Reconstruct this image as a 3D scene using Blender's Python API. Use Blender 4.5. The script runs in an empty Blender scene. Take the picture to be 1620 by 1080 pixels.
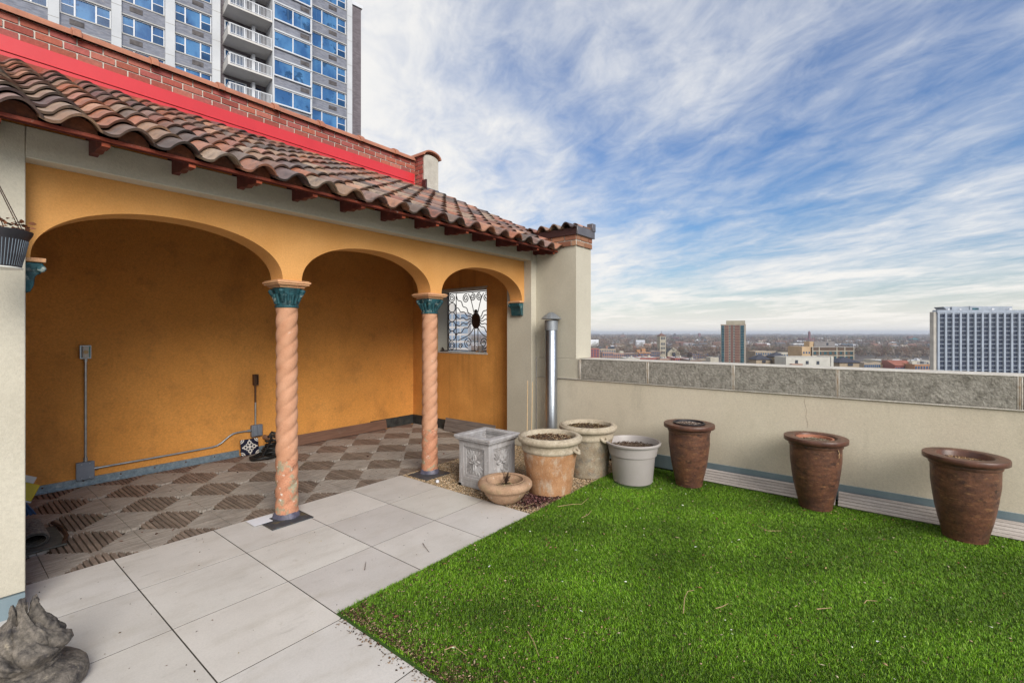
import bpy, math, random
import numpy as np
from mathutils import Vector, Matrix
random.seed(7); rng = np.random.default_rng(11)
PI = math.pi
scene = bpy.context.scene
COL = scene.collection
# ---------------------------------------------------------------- survey geometry (world: X along the loggia front, Y into it)
FPX, CX, HY, CAMH = 741.0, 810.0, 527.0, 1.56
_L = math.hypot(590, 741); CC, SS = 741/_L, 590/_L

def at(px, f, py=None):
    """bearing of a pixel column at distance f along the view: world x, y (and z)"""
    r = (px-CX)/FPX*f
    x, y = SS*r+CC*f, -CC*r+SS*f
    if py is None: return x, y
    return x, y, CAMH+(HY-py)/FPX*f
def gp(px, py, z=0.0):
    f = FPX*(CAMH-z)/(py-HY)
    return at(px, f)
def proj(X, Y, Z):
    f = CC*X+SS*Y; r = SS*X-CC*Y
    return CX+FPX*r/f, HY+FPX*(CAMH-Z)/f, f

# ---------------------------------------------------------------- materials
def lin(c):
    if isinstance(c, str):
        c = c.lstrip('#'); c = [int(c[i:i+2], 16)/255 for i in (0, 2, 4)]
        c = [v/12.92 if v <= .04045 else ((v+.055)/1.055)**2.4 for v in c]
    return (c[0], c[1], c[2], 1.0)
MATS = {}
def mat(name, c1, c2=None, scale=4, rough=.8, bump=0.0, bscale=60, attr=False, stains=(), metal=0.0,
        stretch=(1, 1, 1), spec=.3, contrast=(.35, .65), bump2=None, attrmix=None, grain=0.0, gs=75):
    """principled surface: two-tone noise, optional stain layers (colour, scale, low, high, amount, stretch), fine bump"""
    m = bpy.data.materials.new(name); m.use_nodes = True; MATS[name] = m
    nt = m.node_tree; N = nt.nodes; K = nt.links
    b = N['Principled BSDF']; b.inputs['Roughness'].default_value = rough; b.inputs['Metallic'].default_value = metal
    b.inputs['Specular IOR Level'].default_value = spec
    tc = N.new('ShaderNodeNewGeometry')
    def noise(sc, st=(1, 1, 1), det=6, rg=.6, off=0):
        mp = N.new('ShaderNodeMapping'); mp.inputs['Scale'].default_value = st; mp.inputs['Location'].default_value = (off, off*1.7, off*.6)
        K.new(tc.outputs['Position'], mp.inputs['Vector'])
        n = N.new('ShaderNodeTexNoise'); n.inputs['Scale'].default_value = sc; n.inputs['Detail'].default_value = det
        n.inputs['Roughness'].default_value = rg
        K.new(mp.outputs[0], n.inputs['Vector']); return n.outputs['Fac']
    def ramp(fac, lo, hi):
        r = N.new('ShaderNodeMapRange'); r.inputs['From Min'].default_value = lo; r.inputs['From Max'].default_value = hi
        K.new(fac, r.inputs['Value']); return r.outputs[0]
    def mix(fac, a, c, mode='MIX'):
        x = N.new('ShaderNodeMix'); x.data_type = 'RGBA'; x.blend_type = mode
        if isinstance(fac, (int, float)): x.inputs[0].default_value = fac
        else: K.new(fac, x.inputs[0])
        for s, v in ((6, a), (7, c)):
            if isinstance(v, tuple): x.inputs[s].default_value = v
            else: K.new(v, x.inputs[s])
        return x.outputs[2]
    col = lin(c1)
    if c2 is not None: col = mix(ramp(noise(scale, stretch), *contrast), lin(c1), lin(c2))
    if attr:
        a = N.new('ShaderNodeAttribute'); a.attribute_name = 'Col'
        col = mix(1.0, col, a.outputs['Color'], 'MULTIPLY') if attrmix is None else mix(attrmix, a.outputs['Color'], col)
    for i, s in enumerate(stains):
        sc_, ss_, lo, hi, am = s[:5]; st = s[5] if len(s) > 5 else (1, 1, 1)
        fr = ramp(noise(ss_, st, 8, .65, 3.1+i*2.3), lo, hi)
        mm = N.new('ShaderNodeMath'); mm.operation = 'MULTIPLY'; mm.use_clamp = True; K.new(fr, mm.inputs[0]); mm.inputs[1].default_value = am
        col = mix(mm.outputs[0], col, lin(sc_))
    if grain:
        gr_ = N.new('ShaderNodeMapRange'); gr_.inputs['From Min'].default_value = .32; gr_.inputs['From Max'].default_value = .68
        gr_.inputs['To Min'].default_value = 1-grain; gr_.inputs['To Max'].default_value = 1+grain; K.new(noise(gs, (1, 1, 1), 5, .75, 7.7), gr_.inputs['Value'])
        vm = N.new('ShaderNodeVectorMath'); vm.operation = 'SCALE'
        if isinstance(col, tuple): vm.inputs[0].default_value = col[:3]
        else: K.new(col, vm.inputs[0])
        K.new(gr_.outputs[0], vm.inputs['Scale']); col = vm.outputs[0]
    if isinstance(col, tuple): b.inputs['Base Color'].default_value = col
    else: K.new(col, b.inputs['Base Color'])
    if bump:
        bn = N.new('ShaderNodeBump'); bn.inputs['Strength'].default_value = 1.0; bn.inputs['Distance'].default_value = bump
        K.new(noise(bscale, (1, 1, 1) if bump2 is None else bump2, 5, .6), bn.inputs['Height']); K.new(bn.outputs[0], b.inputs['Normal'])
    return m

# ---------------------------------------------------------------- mesh builder
W = {}
class MB:
    def __init__(s): s.v = []; s.f = []; s.c = []; s.col = (1, 1, 1, 1); s.tf = None
    def add(s, vs, fs):
        n = len(s.v)
        if s.tf is not None: vs = [tuple(s.tf @ Vector(p)) for p in vs]
        s.v += [tuple(p) for p in vs]; s.f += [tuple(i+n for i in f) for f in fs]; s.c += [s.col]*len(vs)
        return s
    def box(s, x0, y0, z0, x1, y1, z1):
        if x0 > x1: x0, x1 = x1, x0
        if y0 > y1: y0, y1 = y1, y0
        if z0 > z1: z0, z1 = z1, z0
        return s.add([(x0,y0,z0),(x1,y0,z0),(x1,y1,z0),(x0,y1,z0),(x0,y0,z1),(x1,y0,z1),(x1,y1,z1),(x0,y1,z1)],
              [(0,3,2,1),(4,5,6,7),(0,1,5,4),(1,2,6,5),(2,3,7,6),(3,0,4,7)])
    def prism(s, poly, ax, a, b):
        """extrude a 2D polygon along axis ax ('x': poly=(y,z), 'y': (x,z), 'z': (x,y))"""
        def P(p, t): return (t, p[0], p[1]) if ax == 'x' else (p[0], t, p[1]) if ax == 'y' else (p[0], p[1], t)
        n = len(poly)
        vs = [P(p, a) for p in poly]+[P(p, b) for p in poly]
        fs = [tuple(range(n))[::-1], tuple(range(n, 2*n))]+[(i, (i+1) % n, n+(i+1) % n, n+i) for i in range(n)]
        return s.add(vs, fs)
    def lathe(s, prof, n=32, c=(0, 0, 0), rf=None, cap=True):
        vs = []; fs = []
        for (r, z) in prof:
            for k in range(n):
                t = 2*PI*k/n; rr = rf(r, z, t) if rf else r
                vs.append((c[0]+rr*math.cos(t), c[1]+rr*math.sin(t), c[2]+z))
        for i in range(len(prof)-1):
            for k in range(n):
                a = i*n+k; b2 = i*n+(k+1) % n
                fs.append((a, b2, b2+n, a+n))
        if cap:
            fs.append(tuple(range(n))[::-1]); m = (len(prof)-1)*n; fs.append(tuple(range(m, m+n)))
        return s.add(vs, fs)
    def tube(s, pts, r, n=6, taper=None):
        pts = [Vector(p) for p in pts]; vs = []; fs = []; prev = None
        for i, p in enumerate(pts):
            d = (pts[min(i+1, len(pts)-1)]-pts[max(i-1, 0)]).normalized()
            if prev is None:
                u = d.orthogonal().normalized()
            else:
                u = (prev-d*prev.dot(d)); u = u.normalized() if u.length > 1e-6 else d.orthogonal().normalized()
            prev = u; w = d.cross(u)
            rr = r if taper is None else r+(taper-r)*i/max(1, len(pts)-1)
            for k in range(n):
                t = 2*PI*k/n; vs.append(p+u*(rr*math.cos(t))+w*(rr*math.sin(t)))
        for i in range(len(pts)-1):
            for k in range(n):
                a = i*n+k; b2 = i*n+(k+1) % n; fs.append((a, b2, b2+n, a+n))
        fs.append(tuple(range(n))[::-1]); m = (len(pts)-1)*n; fs.append(tuple(range(m, m+n)))
        return s.add(vs, fs)
    def build(s, name, m, parent=None, bevel=0, local=False, angle=38, seg=1, smooth=True):
        o = mkobj(name, np.array(s.v, dtype=np.float64).reshape(-1, 3), s.f, m, parent, local, cols=s.c, angle=angle, smooth=smooth)
        if bevel:
            bv = o.modifiers.new('Bevel', 'BEVEL'); bv.width = bevel; bv.segments = seg; bv.limit_method = 'ANGLE'; bv.angle_limit = math.radians(40)
        return o
def mkobj(name, v, f, m, parent=None, local=False, cols=None, angle=38, smooth=True):
    me = bpy.data.meshes.new(name)
    off = Vector((0, 0, 0))
    if parent is not None and not local: off = W.get(parent.name, Vector((0, 0, 0)))
    v = np.asarray(v)-np.array(off)
    if isinstance(f, np.ndarray):
        k = f.shape[1]
        me.vertices.add(len(v)); me.vertices.foreach_set('co', v.astype(np.float32).ravel())
        me.loops.add(f.size); me.loops.foreach_set('vertex_index', f.astype(np.int32).ravel())
        me.polygons.add(len(f)); me.polygons.foreach_set('loop_start', np.arange(0, f.size, k, dtype=np.int32))
        me.update(calc_edges=True)
    else: me.from_pydata(v.tolist(), [], f)
    if cols is not None and len(cols) == len(v):
        ca = np.asarray(cols, dtype=np.float32)
        if not np.allclose(ca, 1):
            a = me.attributes.new('Col', 'FLOAT_COLOR', 'POINT'); a.data.foreach_set('color', ca.ravel())
    if smooth:
        me.polygons.foreach_set('use_smooth', [True]*len(me.polygons))
        if angle and not isinstance(f, np.ndarray): me.set_sharp_from_angle(angle=math.radians(angle))
    me.materials.append(m); me.validate()
    o = bpy.data.objects.new(name, me); COL.objects.link(o)
    if parent is not None: o.parent = parent; W[o.name] = W.get(parent.name, Vector((0, 0, 0)))
    return o
def thing(name, label, cat, loc=(0, 0, 0), rz=0, group=None):
    o = bpy.data.objects.new(name, None); COL.objects.link(o); o.location = loc; o.rotation_euler = (0, 0, rz)
    o.empty_display_size = .2
    W[o.name] = Vector(loc); tag(o, label, cat, group); return o
def tag(o, label=None, cat=None, group=None, kind=None):
    if label: o['label'] = label
    if cat: o['category'] = cat
    if group: o['group'] = group
    if kind: o['kind'] = kind
    return o
def struct(o): o['kind'] = 'structure'; return o
def copytree(root, loc, rz=0, label=None, scale=None):
    def cp(o, par):
        n = o.copy(); COL.objects.link(n)
        if par is not None: n.parent = par
        for ch in o.children: cp(ch, n)
        return n
    r = cp(root, None); r.location = loc; r.rotation_euler = (0, 0, rz)
    if scale: r.scale = (scale, scale, scale)
    if label: r['label'] = label
    return r
def chips(cx, cy, z, r, n, size, flat=.35, cols=None):
    """n little irregular chips scattered over a disc (numpy tetra-like wedges)"""
    a = rng.uniform(0, 2*PI, n); d = r*np.sqrt(rng.uniform(0, 1, n))
    P = np.stack([cx+d*np.cos(a), cy+d*np.sin(a), z+rng.uniform(0, size*.5, n)], 1)
    return chip_mesh(P, size, flat, cols)
OCT = np.array([(1,0,0),(0,1,0),(-1,0,0),(0,-1,0),(0,0,1),(0,0,-1)], float)
OCF = np.array([(0,1,4),(1,2,4),(2,3,4),(3,0,4),(1,0,5),(2,1,5),(3,2,5),(0,3,5)])
def chip_mesh(P, size, flat=.35, cols=None, elong=(.6, 2.2), tilt=.5):
    n = len(P)
    S = np.stack([rng.uniform(*elong, n), rng.uniform(.5, 1.1, n), flat*rng.uniform(.6, 1.4, n)], 1)*(np.asarray(size)*.5 if np.ndim(size) == 0 else np.asarray(size)[:, None]*.5)
    V = OCT[None]*S[:, None]*rng.uniform(.75, 1.25, (n, 6, 3))+rng.uniform(-.12, .12, (n, 6, 3))*S[:, None]
    az = rng.uniform(0, 2*PI, n); tx = rng.normal(0, tilt, n)
    c, s = np.cos(tx)[:, None], np.sin(tx)[:, None]
    y = V[..., 1]*c-V[..., 2]*s; z = V[..., 1]*s+V[..., 2]*c; x = V[..., 0]
    c, s = np.cos(az)[:, None], np.sin(az)[:, None]
    V = np.stack([x*c-y*s, x*s+y*c, z], -1)+P[:, None]
    F = (OCF[None]+6*np.arange(n)[:, None, None]).reshape(-1, 3)
    if cols is None: C = np.ones((n*6, 4))
    else:
        cols = np.array([lin(c_) for c_ in cols]); C = cols[rng.integers(0, len(cols), n)]*np.append(rng.uniform(.75, 1.25, 3), 1)[None]
        C = C*rng.uniform(.7, 1.25, (n, 1)); C[:, 3] = 1; C = np.repeat(C, 6, 0)
    return V.reshape(-1, 3), F, C

# ---------------------------------------------------------------- camera, sky, sun
cam = bpy.data.cameras.new('camera'); co = bpy.data.objects.new('camera', cam); COL.objects.link(co); scene.camera = co
cam.sensor_width = 36; cam.lens = 36*FPX/1620; cam.clip_end = 40000; cam.clip_start = .05
cam.shift_y = -(540-HY)/1620
co.location = (0, 0, CAMH)
co.rotation_euler = (PI/2, 0, math.atan2(SS, CC)-PI/2)
scene.render.resolution_x = 1024; scene.render.resolution_y = 682
scene.view_settings.view_transform = 'Standard'; scene.view_settings.look = 'None'
scene.view_settings.exposure = 0.58; scene.view_settings.gamma = 1
scene.cycles.max_bounces = 7; scene.cycles.diffuse_bounces = 4; scene.cycles.use_denoising = True
scene.cycles.caustics_reflective = False; scene.cycles.caustics_refractive = False; scene.cycles.sample_clamp_indirect = 6

SUN_EL, SUN_DIR = math.radians(30), Vector((-.36, -.80))
sun_az = math.atan2(SUN_DIR.y, SUN_DIR.x)
sl = bpy.data.lights.new('sun', 'SUN'); sl.energy = 2.6; sl.angle = math.radians(34); sl.color = (1.0, .94, .84)
so = bpy.data.objects.new('sun', sl); COL.objects.link(so)
d = Vector((math.cos(sun_az)*math.cos(SUN_EL), math.sin(sun_az)*math.cos(SUN_EL), math.sin(SUN_EL)))
so.rotation_euler = (-d).to_track_quat('-Z', 'Y').to_euler()

world = bpy.data.worlds.new('World'); scene.world = world; world.use_nodes = True
nt = world.node_tree; N = nt.nodes; K = nt.links; N.clear()
out = N.new('ShaderNodeOutputWorld')
sky = N.new('ShaderNodeTexSky'); sky.sky_type = 'NISHITA'; sky.sun_disc = False
sky.sun_elevation = SUN_EL; sky.sun_rotation = PI/2-sun_az; sky.altitude = 200; sky.air_density = 1.3; sky.dust_density = 1.2; sky.ozone_density = 4
bg1 = N.new('ShaderNodeBackground'); bg1.inputs[1].default_value = .085
hs = N.new('ShaderNodeHueSaturation'); hs.inputs['Saturation'].default_value = 1.2; hs.inputs['Hue'].default_value = .505
K.new(sky.outputs[0], hs.inputs['Color']); tn = N.new('ShaderNodeMix'); tn.data_type = 'RGBA'; tn.blend_type = 'MULTIPLY'; tn.inputs[0].default_value = 1; tn.inputs[7].default_value = (.82, .92, 1.06, 1); K.new(hs.outputs[0], tn.inputs[6]); K.new(tn.outputs[2], bg1.inputs[0])
geo = N.new('ShaderNodeTexCoord'); sep = N.new('ShaderNodeSeparateXYZ'); K.new(geo.outputs['Generated'], sep.inputs[0])
def M(op, a, b=None, c=None, clamp=False):
    n = N.new('ShaderNodeMath'); n.operation = op; n.use_clamp = clamp
    for i, v in enumerate((a, b, c)):
        if v is None: continue
        if isinstance(v, (int, float)): n.inputs[i].default_value = v
        else: K.new(v, n.inputs[i])
    return n.outputs[0]
zc = M('MAXIMUM', sep.outputs[2], 0.0); zz = M('ADD', zc, .07)
# cloud sheet: right = SS*X-CC*Y, fwd = CC*X+SS*Y, projected on a plane overhead
rr_ = M('SUBTRACT', M('MULTIPLY', sep.outputs[0], SS), M('MULTIPLY', sep.outputs[1], CC))
ff_ = M('ADD', M('MULTIPLY', sep.outputs[0], CC), M('MULTIPLY', sep.outputs[1], SS))
U = M('DIVIDE', rr_, zz); V_ = M('DIVIDE', ff_, zz)
# streak axis: clouds drawn out along a bearing a little left of the view axis
ang = math.radians(-15); ca, sa = math.cos(ang), math.sin(ang)
along = M('ADD', M('MULTIPLY', V_, ca), M('MULTIPLY', U, sa)); across = M('SUBTRACT', M('MULTIPLY', U, ca), M('MULTIPLY', V_, sa))
def cn(sx, sy, sc, det, rg, off, dist=0.0):
    cb = N.new('ShaderNodeCombineXYZ'); K.new(M('MULTIPLY', along, sx), cb.inputs[0]); K.new(M('MULTIPLY', across, sy), cb.inputs[1]); cb.inputs[2].default_value = off
    n = N.new('ShaderNodeTexNoise'); n.inputs['Scale'].default_value = sc; n.inputs['Detail'].default_value = det; n.inputs['Roughness'].default_value = rg
    n.inputs['Distortion'].default_value = dist
    K.new(cb.outputs[0], n.inputs['Vector']); return n.outputs['Fac']
big = cn(.7, .8, .80, 3, .5, 4.3, .6)
mid = cn(.60, .98, 1.4, 9, .58, 1.7, .6)
fine = cn(.8, 1.25, 4.6, 10, .66, 8.2, .5)
cov = M('ADD', M('MULTIPLY', big, .75), M('MULTIPLY', mid, .95)); cov = M('ADD', cov, M('MULTIPLY', fine, .55))
# thicker to the left of the view, thinner overhead to the right, closing up towards the horizon
side = M('MULTIPLY', M('SUBTRACT', U, .85), -.26); side = M('MAXIMUM', M('MINIMUM', side, .36), -.09)
hor = M('MULTIPLY', M('SUBTRACT', 1.0, M('MULTIPLY', zc, 3.0), clamp=True), .34)
cov = M('ADD', M('ADD', cov, side), hor)
mr = N.new('ShaderNodeMapRange'); mr.interpolation_type = 'SMOOTHSTEP'; mr.inputs['From Min'].default_value = .80; mr.inputs['From Max'].default_value = 1.56
K.new(cov, mr.inputs['Value'])
cr = N.new('ShaderNodeMix'); cr.data_type = 'RGBA'; cr.inputs[6].default_value = (.66, .72, .82, 1); cr.inputs[7].default_value = (1.0, .985, .96, 1)
mr2 = N.new('ShaderNodeMapRange'); mr2.inputs['From Min'].default_value = 1.05; mr2.inputs['From Max'].default_value = 1.70; K.new(M('ADD', cov, M('MULTIPLY', fine, .25)), mr2.inputs['Value'])
K.new(mr2.outputs[0], cr.inputs[0])
cw = N.new('ShaderNodeMix'); cw.data_type = 'RGBA'; K.new(M('SUBTRACT', 1.0, M('MULTIPLY', zc, 7.0), clamp=True), cw.inputs[0]); K.new(cr.outputs[2], cw.inputs[6]); cw.inputs[7].default_value = (1.16, 1.10, 1.0, 1)
bg2 = N.new('ShaderNodeBackground'); K.new(cw.outputs[2], bg2.inputs[0]); bg2.inputs[1].default_value = .63
ms = N.new('ShaderNodeMixShader'); lowm = M('SUBTRACT', 1.0, M('MULTIPLY', zc, 9.0), clamp=True); K.new(M('MAXIMUM', M('MULTIPLY', mr.outputs[0], .97), M('MULTIPLY', lowm, 1.0)), ms.inputs[0]); K.new(bg1.outputs[0], ms.inputs[1]); K.new(bg2.outputs[0], ms.inputs[2])
K.new(ms.outputs[0], out.inputs[0])

# ---------------------------------------------------------------- materials list
mStucco = mat('beige_stucco', (.46,.425,.345), (.52,.485,.40), 1.3, .9, .0022, 140, stains=(((.36,.34,.29), 1.8, .60, .80, .30, (1,1,.4)),), grain=0.09, gs=70)
mStuccoP = mat('beige_stucco_parapet', (.565,.505,.40), (.62,.56,.45), 1.1, .9, .0022, 140, stains=(((.30,.27,.21), 2.2, .56, .8, .40, (1,1,.5)), ((.28,.25,.20), 7, .60, .80, .40, (1,1,.12)), ((.56,.52,.44), 5, .62, .78, .4)), grain=0.1, gs=70)
mArch = mat('ochre_stucco', (.60,.29,.085), (.66,.335,.11), 2.5, .9, .0028, 120, stains=(((.42,.20,.05), 3, .60, .8, .35),), grain=0.11, gs=80)
mOrange = mat('burnt_orange_stucco', (.72,.325,.08), (.65,.28,.062), 1.4, .88, .0025, 120, contrast=(.3, .7),
              stains=(((.17,.07,.025), 1.1, .54, .78, .60, (1,1,.55)), ((.24,.11,.04), 3.4, .54, .80, .50), ((.22,.10,.035), 16, .58, .75, .30)), grain=0.16, gs=55)
mOrangeEnd = mat('burnt_orange_streaked', (.68,.315,.08), (.56,.25,.06), 2.5, .88, .0025, 120, stains=(((.19,.09,.03), 9, .52, .75, .45, (1,1,.04)),), grain=0.14, gs=55)
mTile = mat('roof_tile_clay', (1,1,1), (.72,.70,.72), 14, .42, .0012, 90, attr=True, spec=.5, stains=(((.035,.030,.030), 9, .52, .68, .75), ((.36,.32,.27), 13, .60, .74, .5), ((.05,.045,.035), 40, .60, .70, .5)), grain=0.22, gs=70)
mClayDark = mat('clay_dark', (.23,.075,.035), (.10,.04,.025), 9, .7, .002, 50, stains=(((.03,.02,.02), 8, .5, .7, .6),), grain=0.3, gs=50)
mCopClay = mat('clay_coping', (.40,.17,.10), (.31,.125,.08), 6, .55, .0015, 60, stains=(((.16,.09,.06), 6, .6, .8, .4),), grain=0.15, gs=50)
mRedMetal = mat('red_painted_metal', (.60,.038,.045), (.54,.032,.038), 1.5, .36, .0012, 3, spec=.5, stains=(((.40,.03,.035), 3, .56, .8, .5, (1,1,.3)), ((.62,.16,.14), 9, .64, .76, .4)))
mBrick = mat('red_brick', (1,1,1), (.8,.8,.8), 30, .85, .0015, 120, attr=True, grain=0.15, gs=60)
mMortar = mat('mortar', (.64,.61,.54), (.54,.51,.45), 20, .95, .002, 100)
mOrTrim = mat('painted_red_wood', (.30,.065,.035), (.20,.04,.025), 8, .6, .0015, 50, stains=(((.38,.33,.28), 14, .62, .72, .8, (1,1,1)), ((.05,.02,.02), 5, .55, .7, .6)), grain=0.25, gs=60)
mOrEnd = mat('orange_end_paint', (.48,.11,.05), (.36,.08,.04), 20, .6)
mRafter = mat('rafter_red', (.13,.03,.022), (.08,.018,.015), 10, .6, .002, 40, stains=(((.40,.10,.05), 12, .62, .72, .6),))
mColumn = mat('pink_painted_column', (.54,.295,.185), (.45,.225,.13), 7, .85, .0015, 60, stains=(((.33,.13,.07), 22, .63, .73, .6), ((.68,.62,.55), 17, .685, .72, .9)), grain=0.1, gs=90)
mColumnFoot = mat('worn_column_foot', (.52,.25,.15), (.43,.19,.11), 8, .8, .0025, 60, stains=(((.30,.29,.20), 12, .52, .60, .9), ((.68,.62,.55), 20, .62, .66, .95), ((.12,.06,.04), 26, .60, .68, .7)), grain=0.2, gs=80)
mTeal = mat('verdigris_paint', (.028,.105,.12), (.018,.065,.08), 12, .55, .003, 70, stains=(((.40,.42,.37), 22, .58, .68, .8), ((.010,.022,.026), 16, .50, .66, .75), ((.16,.09,.03), 17, .62, .72, .6)), grain=0.3, gs=80)
mAbacus = mat('abacus_paint', (.58,.30,.16), (.55,.33,.17), 9, .8, .002, 60, stains=(((.30,.20,.12), 14, .56, .7, .5),), grain=0.18, gs=80)
mPaver = mat('porcelain_paver', (.61,.585,.555), (.54,.515,.485), 2.2, .55, .0006, 200, spec=.35, attr=True,
             stains=(((.40,.365,.31), 2.2, .50, .74, .50, (1,2.6,1)), ((.24,.215,.185), 3.4, .60, .78, .50, (1,3,1)), ((.33,.29,.22), 14, .62, .78, .45), ((.30,.28,.25), 120, .70, .76, .5)), grain=0.07, gs=110)
mJoint = mat('dark_joint', (.035,.03,.026), (.07,.06,.05), 40, .95)  # dark filler colour of the paver joints and the slab beneath
mDeckL = mat('weathered_deck_pale', (.38,.34,.305), (.255,.222,.195), 26, .8, .002, 90, stretch=(.25,1.6,1), attr=True, stains=(((.13,.11,.095), 3, .52, .75, .6), ((.10,.085,.07), 45, .60, .72, .5, (.3,1.5,1)),), grain=0.16, gs=90)
mDeckD = mat('weathered_deck_dark', (.24,.195,.16), (.15,.12,.098), 26, .8, .002, 90, stretch=(1.6,.25,1), attr=True, stains=(((.10,.10,.05), 2.6, .57, .75, .55),), grain=0.16, gs=90)
mDeckBase = mat('deck_substrate', (.030,.022,.017), (.05,.035,.025), 30, .95)
mBlade = mat('turf_blade', (1,1,1), (.8,.8,.8), 3, .5, attr=True, spec=.3)
mTurf = mat('turf_backing', (.045,.10,.012), (.03,.06,.01), 30, .95, .004, 150)
mPebble = mat('pebble', (1,1,1), None, rough=.7, attr=True)
mGravelBed = mat('gravel_bed', (.26,.22,.15), (.17,.14,.10), 60, .95, .006, 90)
mChip = mat('mulch', (1,1,1), None, rough=.85, attr=True)
mSoil = mat('potting_soil', (.055,.032,.020), (.09,.06,.04), 50, .95, .01, 60, grain=0.4, gs=90)
mConc = mat('rough_coping_concrete', (.35,.33,.295), (.215,.20,.175), 14, .95, .010, 48, contrast=(.3,.7), stains=(((.085,.08,.062), 14, .52, .70, .65), ((.42,.40,.36), 5, .66, .8, .5)), grain=0.35, gs=45)
mConcTop = mat('coping_top_mortar', (.58,.55,.50), (.46,.43,.38), 8, .95, .004, 60, grain=0.2, gs=40)
mCaulk = mat('white_caulk', (.66,.65,.62), (.42,.36,.29), 12, .8, .004, 50)
mCaulkTan = mat('brown_joint', (.30,.22,.15), (.42,.38,.33), 16, .9, .004, 50)
mGalv = mat('galvanised_steel', (.30,.37,.42), (.20,.27,.32), 22, .42, .0008, 30, metal=.55, stains=(((.55,.58,.58), 12, .58, .7, .5), ((.16,.08,.03), 9, .70, .8, .6)), grain=0.25, gs=40)
mGalvBlue = mat('blue_grey_flashing', (.205,.275,.315), (.26,.33,.365), 5, .45, metal=.35, stretch=(1,1,.3), stains=(((.42,.47,.48), 7, .62, .75, .6, (1,1,.1)),))
mDuct = mat('duct_steel', (.42,.45,.49), (.30,.33,.37), 7, .33, .002, 7, metal=.95, stretch=(1,1,.3), stains=(((.18,.22,.30), 5, .60, .8, .4, (1,1,.3)),))
mDuctCap = mat('duct_cap_metal', (.27,.29,.32), (.33,.35,.37), 10, .5, metal=.6)
mBoardW = mat('whitewashed_board', (.50,.455,.43), (.34,.30,.275), 14, .8, .0015, 80, stretch=(2,.12,2), stains=(((.10,.08,.07), 8, .66, .74, .8),), grain=0.12, gs=60)
mBoardB = mat('brown_board', (.20,.105,.07), (.14,.075,.05), 20, .75, .0015, 60, stretch=(.15,.15,3), stains=(((.30,.26,.22), 4, .6, .8, .4),))
mBoardG = mat('grey_board', (.20,.165,.145), (.13,.105,.095), 20, .8, .0015, 60, stretch=(.2,.2,3))
mBlackF = mat('black_membrane', (.022,.022,.022), (.05,.05,.045), 12, .7, .003, 30)
mBox = mat('electrical_box_grey', (.19,.215,.26), (.23,.255,.30), 12, .45, metal=.3)
mConduit = mat('conduit_steel', (.50,.55,.58), (.38,.42,.45), 20, .35, metal=.8)
mRust = mat('rusty_conduit', (.10,.055,.035), (.16,.08,.04), 25, .8, metal=.3)
mWhiteP = mat('white_plastic', (.70,.69,.64), (.62,.61,.57), 10, .5)
mCream = mat('cream_button', (.62,.47,.24), None, rough=.4)
mGreenP = mat('circuit_green', (.04,.30,.20), None, rough=.5)
mRustPot = mat('rust_glazed_ceramic', (.150,.066,.038), (.075,.034,.023), 9, .46, .003, 34, spec=.4, stretch=(1,1,2.4),
               stains=(((.30,.16,.075), 14, .56, .70, .60, (1,1,3)), ((.018,.013,.013), 12, .55, .68, .75, (1,1,1.6)), ((.45,.33,.22), 60, .66, .71, .7, (1,1,4)), ((.05,.03,.03), 5, .50, .72, .6)), grain=0.22, gs=60)
mRustRim = mat('rust_glazed_rim', (.125,.052,.034), (.070,.030,.022), 12, .40, .001, 50, spec=.45, stains=(((.02,.014,.013), 10, .54, .70, .6), ((.27,.14,.08), 22, .62, .70, .5)), grain=0.15, gs=80)
mTerra = mat('terracotta', (.46,.255,.135), (.36,.18,.085), 9, .85, .003, 90, stains=(((.52,.44,.35), 11, .52, .68, .75, (1,1,.5)), ((.58,.52,.46), 45, .60, .68, .6), ((.22,.11,.055), 9, .56, .74, .5, (1,1,.5))), grain=0.18, gs=60)
mLime = mat('lime_bloomed_rim', (.47,.405,.31), (.37,.31,.23), 16, .88, .003, 80, stains=(((.20,.165,.12), 18, .52, .70, .6), ((.58,.54,.47), 30, .60, .7, .5)), grain=0.18, gs=60)
mTerraG = mat('greyed_terracotta', (.36,.31,.235), (.27,.21,.145), 10, .88, .003, 90, stains=(((.16,.155,.145), 13, .50, .68, .7), ((.36,.19,.09), 11, .54, .68, .6), ((.50,.47,.41), 34, .58, .70, .6)), grain=0.22, gs=60)
mBowl = mat('terracotta_bowl', (.42,.275,.18), (.33,.205,.13), 12, .88, .003, 80, stains=(((.27,.22,.12), 11, .52, .70, .65), ((.60,.54,.47), 26, .64, .71, .7), ((.20,.12,.07), 16, .58, .72, .4)), grain=0.18, gs=70)
mGreyPl = mat('grey_plastic_pot', (.40,.37,.36), (.37,.34,.33), 3, .42, .0004, 60, spec=.4, grain=0.03, gs=60)
mPlanter = mat('weathered_grey_planter', (.42,.41,.415), (.32,.305,.305), 16, .72, .001, 80, stretch=(1,1,.25), stains=(((.16,.11,.095), 16, .56, .72, .65, (1,1,.14)), ((.66,.65,.67), 22, .60, .72, .5), ((.17,.13,.12), 45, .62, .72, .4)), grain=0.10, gs=80)
mStatue = mat('weathered_cast_stone', (.19,.165,.14), (.10,.088,.075), 22, .92, .006, 70, stains=(((.030,.028,.032), 17, .48, .64, .8), ((.50,.43,.32), 15, .60, .72, .65), ((.03,.03,.03), 80, .60, .68, .6)), grain=0.35, gs=70)
mBlackPl = mat('black_plastic', (.022,.021,.026), (.03,.028,.034), 20, .42, spec=.4)
mRib = mat('pale_rib', (.16,.20,.24), None, rough=.5)
mLeaf = mat('dead_leaf', (.26,.10,.045), (.15,.06,.03), 20, .8)
mIron = mat('wrought_iron', (.045,.028,.022), (.07,.04,.03), 20, .6, metal=.3)
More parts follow.
